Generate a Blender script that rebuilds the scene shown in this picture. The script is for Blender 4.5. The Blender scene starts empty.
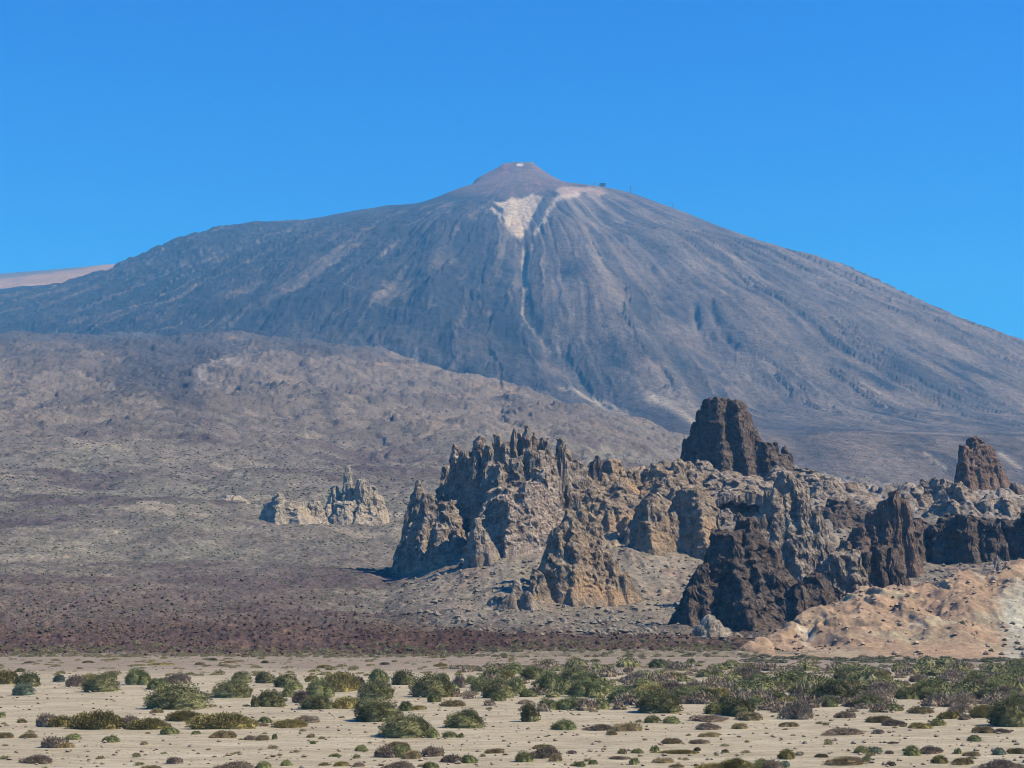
import bpy, math, random
import numpy as np
R = math.radians
rng = np.random.default_rng(7); random.seed(7)
SC = bpy.context.scene
COL = SC.collection
# ------------------------------------------------------------------ camera maths
F = 1650.0; PITCH = R(7.63); CP, SP = math.cos(PITCH), math.sin(PITCH); CH = 12.0
def pt(px, py, Y):
    u = (px-512)/F; v = (384-py)/F
    t = Y/(CP - v*SP)
    return (u*t, Y, CH + t*(SP+v*CP))
def proj(x, y, z):
    zz = z-CH
    dep = y*CP + zz*SP; up = -y*SP + zz*CP
    return 512+F*x/dep, 384-F*up/dep
# ------------------------------------------------------------------ noise
f32 = np.float32
def _h(ix, iy, iz, seed):
    h = (ix.astype(np.int64)*374761393 + iy.astype(np.int64)*668265263 + iz.astype(np.int64)*2147483647 + seed*1274126177) & 0xffffffff
    h = ((h ^ (h >> 13))*1274126177) & 0xffffffff
    h = ((h ^ (h >> 16))*2246822519) & 0xffffffff
    return (h ^ (h >> 15)) & 0xffffffff
def hrand(ix, iy, iz, seed):
    return (_h(ix, iy, iz, seed) & 0xffffff).astype(f32)/f32(0xffffff)
def vn2(x, y, seed=0):
    """gradient noise, -1..1"""
    x = np.asarray(x, dtype=np.float64); y = np.asarray(y, dtype=np.float64)
    xi = np.floor(x).astype(np.int64); yi = np.floor(y).astype(np.int64)
    fx = (x-xi).astype(f32); fy = (y-yi).astype(f32)
    u = fx*fx*fx*(fx*(fx*6-15)+10); v = fy*fy*fy*(fy*(fy*6-15)+10)
    z0 = np.zeros_like(xi)
    def g(dx, dy):
        a = hrand(xi+dx, yi+dy, z0, seed)*f32(6.2831853)
        return np.cos(a)*(fx-dx) + np.sin(a)*(fy-dy)
    n0 = g(0,0)*(1-u)+g(1,0)*u; n1 = g(0,1)*(1-u)+g(1,1)*u
    return (n0*(1-v)+n1*v)*1.5
def vn3(x, y, z, seed=0):
    """value noise 3d, -1..1"""
    xi = np.floor(x).astype(np.int64); yi = np.floor(y).astype(np.int64); zi = np.floor(z).astype(np.int64)
    fx = (x-xi).astype(f32); fy = (y-yi).astype(f32); fz = (z-zi).astype(f32)
    u = fx*fx*(3-2*fx); v = fy*fy*(3-2*fy); w = fz*fz*(3-2*fz)
    o = 0
    for dx in (0,1):
        for dy in (0,1):
            for dz in (0,1):
                o = o + hrand(xi+dx, yi+dy, zi+dz, seed)*(u if dx else 1-u)*(v if dy else 1-v)*(w if dz else 1-w)
    return o*2-1
def fbm2(x, y, oct=4, seed=0, gain=.5, lac=2.03, ridged=False):
    s = 0; a = 1.0; t = 0
    for k in range(oct):
        n = vn2(x*lac**k+13.7*k, y*lac**k-7.1*k, seed+k*17)
        if ridged: n = 1-2*np.abs(n)
        s = s+a*n; t += a; a *= gain
    return s/t
def fbm3(x, y, z, oct=3, seed=0, gain=.5):
    s = 0; a = 1.0; t = 0
    for k in range(oct):
        q = 2.03**k
        s = s+a*vn3(x*q+5.3*k, y*q, z*q-3.1*k, seed+k*31); t += a; a *= gain
    return s/t
def cells3(x, y, z, seed=0):
    """returns (cell random, distance to nearest, second nearest)"""
    xi = np.floor(x).astype(np.int64); yi = np.floor(y).astype(np.int64); zi = np.floor(z).astype(np.int64)
    d1 = np.full(x.shape, 9.0, f32); d2 = d1.copy(); r = np.zeros(x.shape, f32)
    for dx in (-1,0,1):
        for dy in (-1,0,1):
            for dz in (-1,0,1):
                a, b, c = xi+dx, yi+dy, zi+dz
                h = _h(a, b, c, seed)
                px = (h & 1023)/1023.; py = ((h >> 10) & 1023)/1023.; pz = ((h >> 20) & 1023)/1023.
                d = ((a+px-x)**2+(b+py-y)**2+(c+pz-z)**2).astype(f32)
                m = d < d1
                d2 = np.where(m, d1, np.minimum(d2, d)); r = np.where(m, (h % 977)/977., r).astype(f32); d1 = np.where(m, d, d1)
    return r, np.sqrt(d1), np.sqrt(d2)
def sstep(a, b, x):
    t = np.clip((x-a)/(b-a), 0, 1); return t*t*(3-2*t)
def s2l(c):
    return tuple(((v/255)/12.92 if v/255 <= .04045 else ((v/255+.055)/1.055)**2.4) for v in c)
# ------------------------------------------------------------------ object helpers
def tag(o, label=None, cat=None, group=None, kind=None):
    if label: o['label'] = label
    if cat: o['category'] = cat
    if group: o['group'] = group
    if kind: o['kind'] = kind
    return o
def mesh_obj(name, verts, faces, mat, parent=None, smooth=False, cols=None, loc=None):
    """faces: (n,3) or (n,4) array or list of those"""
    me = bpy.data.meshes.new(name)
    verts = np.asarray(verts, dtype=f32)
    if isinstance(faces, np.ndarray): faces = [faces]
    nl = sum(f.size for f in faces); nf = sum(len(f) for f in faces)
    me.vertices.add(len(verts)); me.loops.add(nl); me.polygons.add(nf)
    me.vertices.foreach_set('co', verts.ravel())
    me.loops.foreach_set('vertex_index', np.concatenate([f.ravel() for f in faces]).astype(np.int32))
    tot = np.concatenate([np.full(len(f), f.shape[1], np.int32) for f in faces])
    me.polygons.foreach_set('loop_start', np.concatenate([[0], np.cumsum(tot)[:-1]]).astype(np.int32))
    me.polygons.foreach_set('loop_total', tot)
    me.polygons.foreach_set('use_smooth', np.full(nf, smooth))
    me.update(calc_edges=True)
    if cols is not None:
        ca = me.color_attributes.new('tone', 'FLOAT_COLOR', 'POINT')
        c4 = np.ones((len(verts), 4), f32); c4[:, :3] = cols
        ca.data.foreach_set('color', c4.ravel())
    if mat: me.materials.append(mat)
    o = bpy.data.objects.new(name, me); COL.objects.link(o)
    if parent: o.parent = parent
    if loc is not None: o.location = loc
    return o
def empty(name, loc):
    o = bpy.data.objects.new(name, None); COL.objects.link(o); o.location = loc; o.empty_display_size = 1; return o
# ------------------------------------------------------------------ materials
def new_mat(name):
    m = bpy.data.materials.new(name); m.use_nodes = True
    nt = m.node_tree; nt.nodes.clear()
    out = nt.nodes.new('ShaderNodeOutputMaterial'); b = nt.nodes.new('ShaderNodeBsdfPrincipled')
    b.inputs['Roughness'].default_value = .95; b.inputs['Specular IOR Level'].default_value = .12
    nt.links.new(b.outputs[0], out.inputs[0])
    return m, nt, b
def nd(nt, t, **kw):
    n = nt.nodes.new(t)
    for k, v in kw.items():
        if k.startswith('i_'): n.inputs[k[2:].replace('_', ' ')].default_value = v
        else: setattr(n, k, v)
    return n
def noise_node(nt, coord, scale, detail=4, rough=.6, dist=0, sc=None):
    if sc:
        mp = nd(nt, 'ShaderNodeMapping'); mp.inputs['Scale'].default_value = sc
        nt.links.new(coord, mp.inputs[0]); coord = mp.outputs[0]
    n = nd(nt, 'ShaderNodeTexNoise'); n.inputs['Scale'].default_value = scale; n.inputs['Detail'].default_value = detail
    n.inputs['Roughness'].default_value = rough; n.inputs['Distortion'].default_value = dist
    nt.links.new(coord, n.inputs['Vector']); return n.outputs['Fac']
def ramp(nt, fac, stops):
    r = nd(nt, 'ShaderNodeValToRGB'); cr = r.color_ramp
    while len(cr.elements) < len(stops): cr.elements.new(.5)
    for e, (p, c) in zip(cr.elements, stops):
        e.position = p; e.color = (*c, 1) if not isinstance(c, float) else (c, c, c, 1)
    nt.links.new(fac, r.inputs[0]); return r.outputs[0]
def mixc(nt, a, b, fac, mode='MIX'):
    m = nd(nt, 'ShaderNodeMix', data_type='RGBA', blend_type=mode)
    for s, v in ((0, fac), (6, a), (7, b)):
        if hasattr(v, 'links') or hasattr(v, 'is_linked'): nt.links.new(v, m.inputs[s])
        elif isinstance(v, (int, float)): m.inputs[s].default_value = v
        else: m.inputs[s].default_value = (*v, 1)
    return m.outputs[2]
def bump(nt, b, h, strength=.6, dist=1.0):
    n = nd(nt, 'ShaderNodeBump'); n.inputs['Strength'].default_value = strength; n.inputs['Distance'].default_value = dist
    nt.links.new(h, n.inputs['Height']); nt.links.new(n.outputs[0], b.inputs['Normal'])
def coords(nt, which='Object'):
    return nd(nt, 'ShaderNodeTexCoord').outputs[which]

def terrain_mat(name, fine, bdist, contrast=.55):
    m, nt, b = new_mat(name); co = coords(nt)
    at = nd(nt, 'ShaderNodeVertexColor', layer_name='tone').outputs[0]
    n1 = noise_node(nt, co, fine, 5, .75); n2 = noise_node(nt, co, fine*.13, 4, .6)
    v1 = ramp(nt, n1, [(.3, 1-contrast), (.7, 1+contrast*.9)]); v2 = ramp(nt, n2, [(.3, .8), (.7, 1.2)])
    c = mixc(nt, at, v1, 1.0, 'MULTIPLY'); c = mixc(nt, c, v2, 1.0, 'MULTIPLY')
    nt.links.new(c, b.inputs['Base Color']); bump(nt, b, n1, .7, bdist)
    return m
M_VOLC = terrain_mat('volcano_slope', .06, 14, .5)
M_HILL = terrain_mat('lava_slope', .45, 1.2, .6)
M_TUFF = terrain_mat('tuff', .8, .5, .35)

def rock_mat(name, base, light, dark, tan, strata=(.9,.5), tanb=.5, dip=.15):
    m, nt, b = new_mat(name); co = coords(nt, 'Object')
    rot = nd(nt, 'ShaderNodeMapping'); rot.inputs['Rotation'].default_value = (0, dip, 0); nt.links.new(co, rot.inputs[0]); rc = rot.outputs[0]
    big = noise_node(nt, co, .06, 4, .6); mid = noise_node(nt, co, .35, 5, .7); fine = noise_node(nt, co, 1.6, 5, .75)
    st = noise_node(nt, rc, .5, 4, .65, .4, (.12, .12, strata[0]))
    c = ramp(nt, mid, [(.3, dark), (.48, base), (.72, light)])
    c = mixc(nt, c, tan, ramp(nt, big, [(tanb, 0.), (tanb+.14, 1.)]))
    c = mixc(nt, c, ramp(nt, st, [(.35, .62), (.6, 1.2)]), strata[1], 'MULTIPLY')
    c = mixc(nt, c, ramp(nt, fine, [(.32, .5), (.68, 1.45)]), .9, 'MULTIPLY')
    nt.links.new(c, b.inputs['Base Color'])
    ad = nd(nt, 'ShaderNodeMath', operation='ADD'); nt.links.new(mid, ad.inputs[0])
    ml = nd(nt, 'ShaderNodeMath', operation='MULTIPLY'); ml.inputs[1].default_value = .35; nt.links.new(fine, ml.inputs[0]); nt.links.new(ml.outputs[0], ad.inputs[1])
    bump(nt, b, ad.outputs[0], 1.0, 2.6)
    return m
BR, LT, DK = (.265,.215,.175), (.46,.395,.335), (.105,.084,.07)
M_GREY = rock_mat('grey_brown_lava_rock', BR, LT, DK, (.22,.165,.125), (.9,.6), .56)
M_TAN = rock_mat('tan_knobbly_rock', (.245,.192,.145), (.45,.37,.28), (.088,.068,.055), (.37,.26,.165), (.8,.4), .49)
M_PALE = rock_mat('pale_cream_rock', (.33,.285,.23), (.50,.44,.36), (.15,.13,.11), (.42,.34,.25), (.8,.4), .5)
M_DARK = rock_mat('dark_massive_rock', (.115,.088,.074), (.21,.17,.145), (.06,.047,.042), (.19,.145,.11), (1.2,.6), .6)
M_RED = rock_mat('reddish_brown_rock', (.17,.115,.09), (.27,.20,.165), (.085,.06,.052), (.28,.185,.135), (.9,.5), .55)
M_LEDGE = rock_mat('layered_slab_rock', (.33,.265,.22), (.50,.43,.36), (.13,.10,.085), (.38,.29,.22), (1.6,.9), .55, .28)

# ------------------------------------------------------------------ terrain heights
def col_table(cols, Yf):
    """cols: {px: [(Y, py or ('z', z))...]} -> S array, Z[len(S), len(Yf)]"""
    ks = sorted(cols); S = np.array([(k-512)/F for k in ks]); Z = []
    for k in ks:
        ys, zs = [], []
        for Y, p in cols[k]:
            ys.append(math.log(Y)); zs.append(p[1] if isinstance(p, tuple) else pt(k, p, Y)[2])
        Z.append(np.interp(np.log(Yf), ys, zs))
    return S, np.array(Z)
SG = np.linspace(-.62, .62, 621); YG = np.exp(np.linspace(math.log(300), math.log(9000), 700))
def blur(Z, a, b):
    for ax, w in ((0, a), (1, b)):
        for _ in range(3):
            k = np.ones(2*w+1)/(2*w+1)
            pad = [(0,0),(0,0)]; pad[ax] = (w, w)
            P = np.pad(Z, pad, mode='edge')
            Z = np.apply_along_axis(lambda r: np.convolve(r, k, 'valid'), ax, P)
    return Z
def grid_of(cols, bs, by):
    S, Z = col_table(cols, YG)
    out = np.empty((len(SG), len(YG)))
    idx = np.clip(np.searchsorted(S, SG)-1, 0, len(S)-2)
    t = np.clip((SG-S[idx])/(S[idx+1]-S[idx]), 0, 1); t = (t*t*(3-2*t)*.5+t*.5)[:, None]
    out = Z[idx]*(1-t)+Z[idx+1]*t
    return blur(out, bs, by)
def samp(G, x, y):
    s = np.clip((x/y-SG[0])/(SG[1]-SG[0]), 0, len(SG)-1.001)
    q = np.clip((np.log(np.maximum(y, 301))-math.log(300))/(math.log(9000)-math.log(300))*(len(YG)-1), 0, len(YG)-1.001)
    i = s.astype(int); j = q.astype(int); a = s-i; b = q-j
    return G[i,j]*(1-a)*(1-b)+G[i+1,j]*a*(1-b)+G[i,j+1]*(1-a)*b+G[i+1,j+1]*a*b
Zk = lambda z: ('z', z)
base = {
 -300: [(300,Zk(-2)),(392,Zk(-.6)),(412,650),(450,634),(540,600),(720,545),(1000,490),(1500,435),(2200,388),(3100,347),(3600,343),(4300,341),(6500,Zk(0)),(9000,Zk(0))],
    0: [(300,Zk(-2)),(392,Zk(-.6)),(412,650),(450,635),(540,600),(720,550),(1000,495),(1500,437),(2200,388),(3100,347),(3600,343),(4300,341),(6500,Zk(0)),(9000,Zk(0))],
  150: [(300,Zk(-2)),(392,Zk(-.6)),(412,650),(450,636),(540,606),(720,556),(1000,500),(1500,440),(2200,392),(3100,348),(3600,344),(4200,342),(6500,Zk(0)),(9000,Zk(0))],
  300: [(300,Zk(-2)),(392,Zk(-.6)),(412,650),(450,637),(540,612),(720,562),(1000,508),(1500,446),(2200,398),(3100,350),(3500,347),(3900,346),(6000,Zk(0)),(9000,Zk(0))],
  400: [(300,Zk(-2)),(392,Zk(-.6)),(412,650),(450,638),(540,618),(720,572),(1000,516),(1500,455),(2200,404),(2900,361),(3250,358),(3500,358),(5500,Zk(0)),(9000,Zk(0))],
  500: [(300,Zk(-2)),(392,Zk(-.6)),(412,650),(450,640),(540,620),(720,580),(1000,526),(1500,462),(2100,415),(2600,388),(2800,388),(5000,Zk(100)),(9000,Zk(0))],
  600: [(300,Zk(-2)),(392,Zk(-.6)),(412,650),(450,643),(540,625),(720,588),(1000,540),(1500,478),(2100,432),(2400,421),(2600,423),(5000,Zk(0)),(9000,Zk(0))],
  700: [(300,Zk(-2)),(392,Zk(-.6)),(412,650),(450,645),(540,630),(720,595),(1000,550),(1500,490),(2000,452),(2200,449),(2500,455),(5000,Zk(0)),(9000,Zk(0))],
  820: [(300,Zk(-2)),(392,Zk(-.6)),(412,651),(450,646),(540,632),(720,600),(1000,558),(1500,505),(2000,488),(2300,492),(5000,Zk(-50)),(9000,Zk(0))],
 1024: [(300,Zk(-2)),(392,Zk(-.6)),(412,651),(450,646),(540,632),(720,600),(1000,560),(1500,520),(2000,505),(2300,508),(5000,Zk(-50)),(9000,Zk(0))],
 1350: [(300,Zk(-2)),(392,Zk(-.6)),(412,651),(450,646),(540,632),(720,600),(1000,560),(1500,520),(2000,505),(2300,508),(5000,Zk(-50)),(9000,Zk(0))],
}
G_BASE = grid_of(base, 5, 4)
far = (9000, Zk(-60))
ridge = {
  330: [(300,Zk(-40)),far],
  385: [(300,Zk(-30)),(560,618),(640,596),(700,580),(900,Zk(0)),far],
  425: [(300,Zk(-25)),(560,610),(640,580),(700,556),(730,553),(900,Zk(10)),far],
  450: [(300,Zk(-20)),(470,636),(560,603),(640,566),(700,528),(730,522),(900,Zk(20)),far],
  520: [(300,Zk(-10)),(440,648),(530,612),(620,560),(680,520),(730,488),(750,486),(950,Zk(30)),far],
  580: [(300,Zk(-10)),(425,651),(530,622),(610,578),(680,525),(740,478),(765,476),(950,Zk(40)),far],
  640: [(300,Zk(-10)),(425,651),(510,632),(590,592),(660,540),(700,505),(755,467),(775,467),(950,Zk(50)),far],
  690: [(300,Zk(-10)),(425,652),(500,638),(580,603),(650,556),(700,512),(755,468),(785,467),(950,Zk(55)),far],
  740: [(300,Zk(-10)),(430,652),(500,642),(570,615),(640,562),(700,505),(760,468),(785,465),(950,Zk(60)),far],
  790: [(300,Zk(-10)),(430,652),(500,640),(570,600),(640,548),(700,503),(760,467),(785,465),(950,Zk(60)),far],
  835: [(300,Zk(-10)),(430,652),(500,635),(570,590),(640,545),(700,512),(760,482),(785,481),(950,Zk(50)),far],
  880: [(300,Zk(-10)),(430,652),(500,630),(570,590),(640,552),(690,515),(740,493),(765,493),(950,Zk(45)),far],
  930: [(300,Zk(-10)),(430,652),(500,620),(560,585),(625,566),(642,562),(655,522),(720,488),(750,486),(950,Zk(50)),far],
 1024: [(300,Zk(-10)),(430,652),(500,600),(560,575),(625,562),(642,560),(655,516),(720,490),(750,489),(950,Zk(50)),far],
 1350: [(300,Zk(-10)),(430,652),(500,600),(560,575),(625,562),(642,560),(655,520),(720,495),(750,494),(950,Zk(50)),far],
}
G_RIDGE = grid_of(ridge, 4, 2)
# cone: radial profiles taken from the two flanks
SX, SY = 0.0, 6000.0
sil_r = [(535,164.5),(545,171),(556,178),(568,184),(585,186),(607,187),(635,192),(660,203),(700,220),(760,243),(800,255),(860,275),(920,303),(980,328),(1024,343),(1100,380)]
sil_l = [(505,164),(495,168),(475,180),(455,193),(430,200),(407,206),(385,205),(350,212),(300,222),(262,223),(230,229),(185,241),(150,255),(120,269),(60,288),(0,298),(-100,325),(-250,370)]
cx = pt(520, 165, SY)[0]; SX = cx
def prof(s):
    p = [pt(a, b, SY) for a, b in s]
    return np.array([abs(q[0]-cx) for q in p]), np.array([q[2] for q in p])
rR, zR = prof(sil_r); rL, zL = prof(sil_l)
rR = np.append(rR, [2500, 3000, 3600, 4200, 5000, 7000]); zR = np.append(zR, [680, 480, 260, 70, -100, -300])
rL = np.append(rL, [4500, 7000]); zL = np.append(zL, [400, 0])
rF_ = np.array([0, 60, 180, 420, 900, 1400, 1862, 2300, 3000, 3800, 5000, 7000.])
zF_ = np.array([zR[0], 1640, 1575, 1445, 1245, 1085, 950, 790, 500, 260, 60, 0.])
def ptr(x, y, r0=0):
    return np.hypot(x-cx, y-SY)
def cone(x, y):
    r = np.hypot(x-cx, y-SY); dx = x-cx; dy = y-SY
    zr = np.interp(r, rR, zR); zl = np.interp(r, rL, zL); zf = zr-48*np.exp(-((r-560)/190)**2)*sstep(60, -160, dx)
    ang = np.degrees(np.arctan2(np.abs(dy), np.abs(dx)))          # 0 = flank, 90 = front
    wf = np.where(dx < 0, sstep(5, 48, ang), sstep(0, 55, ang))
    near = sstep(30, 120, r)
    side = np.where(dx < 0, zl, zr)
    ws = sstep(-120, 120, dx); side = np.where(r < 700, zl*(1-ws)+zr*ws, side)
    z = side*(1-wf*near)+zf*wf*near
    return z
def fit(sgn, sil, rc, zc_):
    """lower or raise the radial profile until the flank's skyline is where it stands from the plain"""
    Yc = np.linspace(3600, 6300, 500)
    for it in range(45):
        num = np.zeros(len(rc)); den = np.zeros(len(rc))
        for (a, b) in sil:
            u = (a-512)/F; v = (384-b)/F; x = u*Yc/(CP-v*SP); z = cone(x, Yc); _, q = proj(x, Yc, z); k = int(np.argmin(q))
            dz = (q[k]-b)*Yc[k]/F*1.05; r_ = math.hypot(x[k]-cx, Yc[k]-SY); w_ = np.exp(-((rc-r_)/(14+.09*r_))**2)
            num += w_*dz; den += w_
        zc_ += .5*num/np.maximum(den, .3)
        zc_[:] = np.maximum.accumulate(zc_[::-1])[::-1]
for _k in range(2):
    fit(1, sil_r+[(1250,442)], rR, zR); fit(-1, sil_l, rL, zL)
rL0, zL0 = rL.copy(), zL.copy()
def smax(a, b, k):
    h = np.clip(.5+.5*(b-a)/k, 0, 1); return a*(1-h)+b*h+k*h*(1-h)
def line_mask(PX, PY, pts, w0, w1=None):
    """soft distance mask (1 on the line) to a polyline given in picture units on the cone, width may grow"""
    best = np.zeros(PX.shape, f32); n = len(pts)-1; w1 = w1 or w0
    for i in range(n):
        (ax, ay), (bx, by) = pts[i], pts[i+1]
        dx, dy = bx-ax, by-ay; L = dx*dx+dy*dy
        t = np.clip(((PX-ax)*dx+(PY-ay)*dy)/L, 0, 1)
        d = np.hypot(PX-ax-t*dx, PY-ay-t*dy); w = w0+(w1-w0)*((i+t)/n)
        best = np.maximum(best, np.exp(-(d/w)**2))
    return best
def poly_mask(PX, PY, pts, soft=2.0):
    inside = np.zeros(PX.shape, bool); dmin = np.full(PX.shape, 1e9)
    n = len(pts)
    for i in range(n):
        (ax, ay), (bx, by) = pts[i], pts[(i+1) % n]
        c = ((ay > PY) != (by > PY)) & (PX < (bx-ax)*(PY-ay)/((by-ay) or 1e-9)+ax); inside ^= c
        dx, dy = bx-ax, by-ay; t = np.clip(((PX-ax)*dx+(PY-ay)*dy)/(dx*dx+dy*dy), 0, 1)
        dmin = np.minimum(dmin, np.hypot(PX-ax-t*dx, PY-ay-t*dy))
    sd = np.where(inside, dmin, -dmin); return np.clip(.5+sd/soft, 0, 1)

def blend(c, col, m):
    return c*(1-m[..., None])+np.array(col)*m[..., None]

def terrain(x, y, want_col=False):
    zb = samp(G_BASE, x, y+(9*fbm2(x/34, y/60, 3, 50)+4)*sstep(600, 420, y)); zr = samp(G_RIDGE, x, y)
    zr = np.where(y > 1400, -500, zr)
    zc = cone(x, y); zc = np.where(y < 1300, -500, zc)
    lo = smax(zb, zr, 8.0)
    z0 = smax(lo, zc, 30.0+60*sstep(2600, 3400, y)*sstep(480, 330, 512+F*x/y))
    isr = sstep(-3, 6, zr-zb); isc = sstep(-8, 8, zc-lo)
    PX, PY = proj(x, y, z0)
    # ---- cone relief
    r = np.hypot(x-cx, y-SY)+1; th = np.arctan2(x-cx, SY-y)
    wx = fbm2(x/700, y/700, 3, 5)*.022
    gw = fbm2(x/260, y/260, 3, 55)
    st1 = fbm2((th+wx)*13, r/2300, 2, 11, ridged=True); st2 = fbm2((th+wx)*42, r/1100, 3, 12, ridged=True)
    st3 = fbm2((th+wx*.6)*110, r/420, 3, 13)
    blk = fbm2(x/160, y/160, 5, 21, .58); blk2 = fbm2(x/55, y/55, 4, 22, .6)
    amp = sstep(60, 1500, r)*.9+.08
    left = sstep(40, -60, (PX-520)-(PY-250)*.35)             # rough lava side
    dz_c = amp*((8+6*(1-left))*st1*.6+2.8*st2+1.6*st3*(1-.4*left)+(10+8*left)*blk+(4+3*left)*blk2+3.5*fbm2(x/34, y/34, 4, 23, .65, ridged=True)+11*left*fbm2(x/75, y/75, 3, 24, .55, ridged=True))*sstep(250, 1100, r)
    tong = fbm2((th+wx*2)*17+.25*blk, r/1300+.2*blk, 5, 131, .58)+.16*left-.10; tong2 = fbm2((th+wx)*44+.3*blk2, r/600, 4, 132, .58)
    tm = sstep(.03, .075, tong); tm2 = sstep(.16, .21, tong2)
    vg = sstep(.35, .95, 1-3.2*np.abs(vn2((th+wx)*24+.12*blk, r/1500, 134)))
    dz_c = dz_c+amp*sstep(600, 1300, r)*(5*tm+4*np.exp(-((tong-.06)/.035)**2)+2*tm2-3.5*vg)
    gul = line_mask(PX, PY, [(522,256),(522,268),(522,300),(530,325),(548,350),(575,378),(610,408),(660,432)], 5, 12)
    dz_c = dz_c-15*gul*sstep(200, 700, r)
    rr = line_mask(PX, PY, [(556,205),(572,240),(600,300),(640,370),(680,420)], 16, 34)
    dz_c = dz_c+30*rr*sstep(250, 900, r)
    lr = line_mask(PX, PY, [(470,215),(440,240),(428,275),(440,330),(490,380),(560,420)], 12, 24)
    dz_c = dz_c+24*lr*sstep(250, 900, r)
    g2 = line_mask(PX, PY, [(600,215),(650,265),(700,330),(760,400),(800,450)], 10, 26)
    dz_c = dz_c-16*g2*sstep(250, 900, r)
    g3 = line_mask(PX, PY, [(505,255),(535,300),(590,360)], 3, 5)
    dz_c = dz_c*(1-.75*sstep(2300, 3200, r))
    cl = line_mask(PX, PY, [(694,302),(698,322),(712,335)], 3.5)+line_mask(PX, PY, [(710,303),(722,330),(735,345)], 4)
    dz_c = dz_c-26*np.clip(cl, 0, 1)*(.5+blk2)
    # ---- shoulder and slope relief
    f1 = fbm2(x/240, y/330, 4, 31, .55); f2 = fbm2(x/60, y/90, 4, 32, .6); f3 = fbm2(x/14, y/20, 4, 33, .6); f4 = fbm2(x/3.2, y/4.5, 3, 34, .6)
    yy = np.clip(y/1000, .3, 4)
    dz_s = sstep(430, 900, y)*(11*f1*np.clip(yy, 0, 2.2)+5.5*f2*np.clip(yy, .4, 2))+2.0*f3*sstep(395, 440, y)+.55*f4
    flow = fbm2(x/420+fbm2(x/200, y/200, 2, 41)*.5, y/420, 4, 42, ridged=True)
    dz_s = dz_s+sstep(700, 1600, y)*12*flow+sstep(900, 2200, y)*(4.5*fbm2(x/28, y/34, 4, 43, .62, ridged=True)+2.5*fbm2(x/9, y/11, 3, 44))
    ft = fbm2(x/150+.9*f1+.0004*y, y/560+.5*f1, 5, 133, .58); fm = sstep(.04, .09, ft)*sstep(1100, 1700, y)
    dz_s = dz_s+fm*2.5+1.5*np.exp(-((ft-.07)/.035)**2)*sstep(1100, 1700, y)
    # malpais flow front: blocky lumps
    mal = sstep(640, 480, y)*(1-isr*.8)
    lump = 1-np.abs(fbm2(x/3.4, y/4, 3, 51))*2.2
    dz_s = dz_s+mal*sstep(394, 412, y)*(.5*lump+.5*np.abs(f4)+2.6*fbm2(x/40, y/26, 3, 52))
    # ridge rocky ledges
    rocky = isr*np.clip(poly_mask(PX, PY, [(560,470),(600,462),(690,458),(840,470),(900,485),(1100,480),(1100,530),(905,522),(850,520),(830,545),(690,540),(640,560),(600,545),(572,520)], 20), 0, 1)
    rocky = rocky*sstep(-.35, .15, fbm2(x/22, y/22, 3, 60)+.1)
    bx, bd, be = cells3(x/9+f3*.4, y/9+f4*.2, x*0, 61)
    bx2, bd2, be2 = cells3(x/3.6+f4*.3, y/3.6, x*0, 62)
    dz_r = rocky*(5.5*(bx-.35)*sstep(.02, .3, be-bd)+1.9*(bx2-.4)*sstep(.02, .25, be2-bd2))+1.0*f3+.2*f4
    gullyr = fbm2(x/9+f3*.3, y/60, 3, 63, ridged=True)
    dz_r = dz_r+isr*1.0*gullyr
    xa, xb = pt(504, 164, SY)[0], pt(532, 164, SY)[0]
    dz_c = dz_c+(9*np.exp(-((x-xa)/13)**2)+9*np.exp(-((x-xb)/16)**2)-3)*np.exp(-((y-SY)/60)**2)*sstep(150, 90, r)
    dz = (dz_s*(1-isr)+dz_r*isr)*(1-isc)+dz_c*isc
    dz = dz*sstep(392, 400, y)
    z = z0+dz-4*sstep(396, 384, y)
    if not want_col: return z
    # ------------------------------------------------------------ true surface colours
    n1 = fbm2(x/90, y/130, 4, 71, .6); n2 = fbm2(x/25, y/38, 4, 72, .6); n0 = fbm2(x/420, y/520, 4, 73, .55); n3 = fbm2(x/6, y/9, 3, 74, .6)
    G = np.ones(x.shape+(3,))
    # slope: grey green scrub, purple-grey lava, tan patches
    c = G*np.array((.132,.118,.102))
    c = blend(c, (.104,.090,.086), sstep(-.1, .35, n0+.35*n1))
    c = blend(c, (.140,.134,.108), sstep(-.05, .3, n1-.3*n0+.35*n2)*.65)
    c = blend(c, (.20,.178,.142), sstep(.12, .38, fbm2(x/130, y/70, 5, 75, .62))*.8)
    c = blend(c, (.072,.056,.060), sstep(.06, .3, fbm2(x/190, y/110, 5, 76, .62))*.85)
    c = c*(1+.45*n3+.35*n2)[..., None]
    # upper brown shoulder
    sh = sstep(470, 415, PY+22*n1+18*n0)
    cs = blend(G*np.array((.138,.118,.103)), (.098,.088,.080), sstep(-.2, .4, n1+.5*n0))
    cs = blend(cs, (.205,.155,.115), sstep(.1, .5, fbm2(x/130, y/260, 4, 77, .6))*.6)
    c = c*(1-sh[..., None])+cs*sh[..., None]*(1+.22*n2)[..., None]
    c = blend(c, (.062,.056,.056), fm*(.55+.3*n2)*sstep(480, 400, PY))
    # dark lava tongues over the shoulder
    t1 = poly_mask(PX+26*n1+12*n3, PY+14*n2+6*n3, [(95,335),(215,338),(232,352),(222,378),(196,392),(205,412),(165,418),(120,400),(105,380),(135,360),(100,350)], 4)
    t2 = line_mask(PX+9*n2+6*n3, PY+6*n1, [(298,352),(305,375),(320,405),(335,425)], 5)
    t3 = line_mask(PX, PY+7*n1, [(180,418),(260,428),(330,435),(420,446),(520,462)], 6)*.55*sstep(-.2, .2, n2)
    c = blend(c, (.045,.044,.050), np.clip(t1+t2*.8+t3, 0, 1)*.9)
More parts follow.
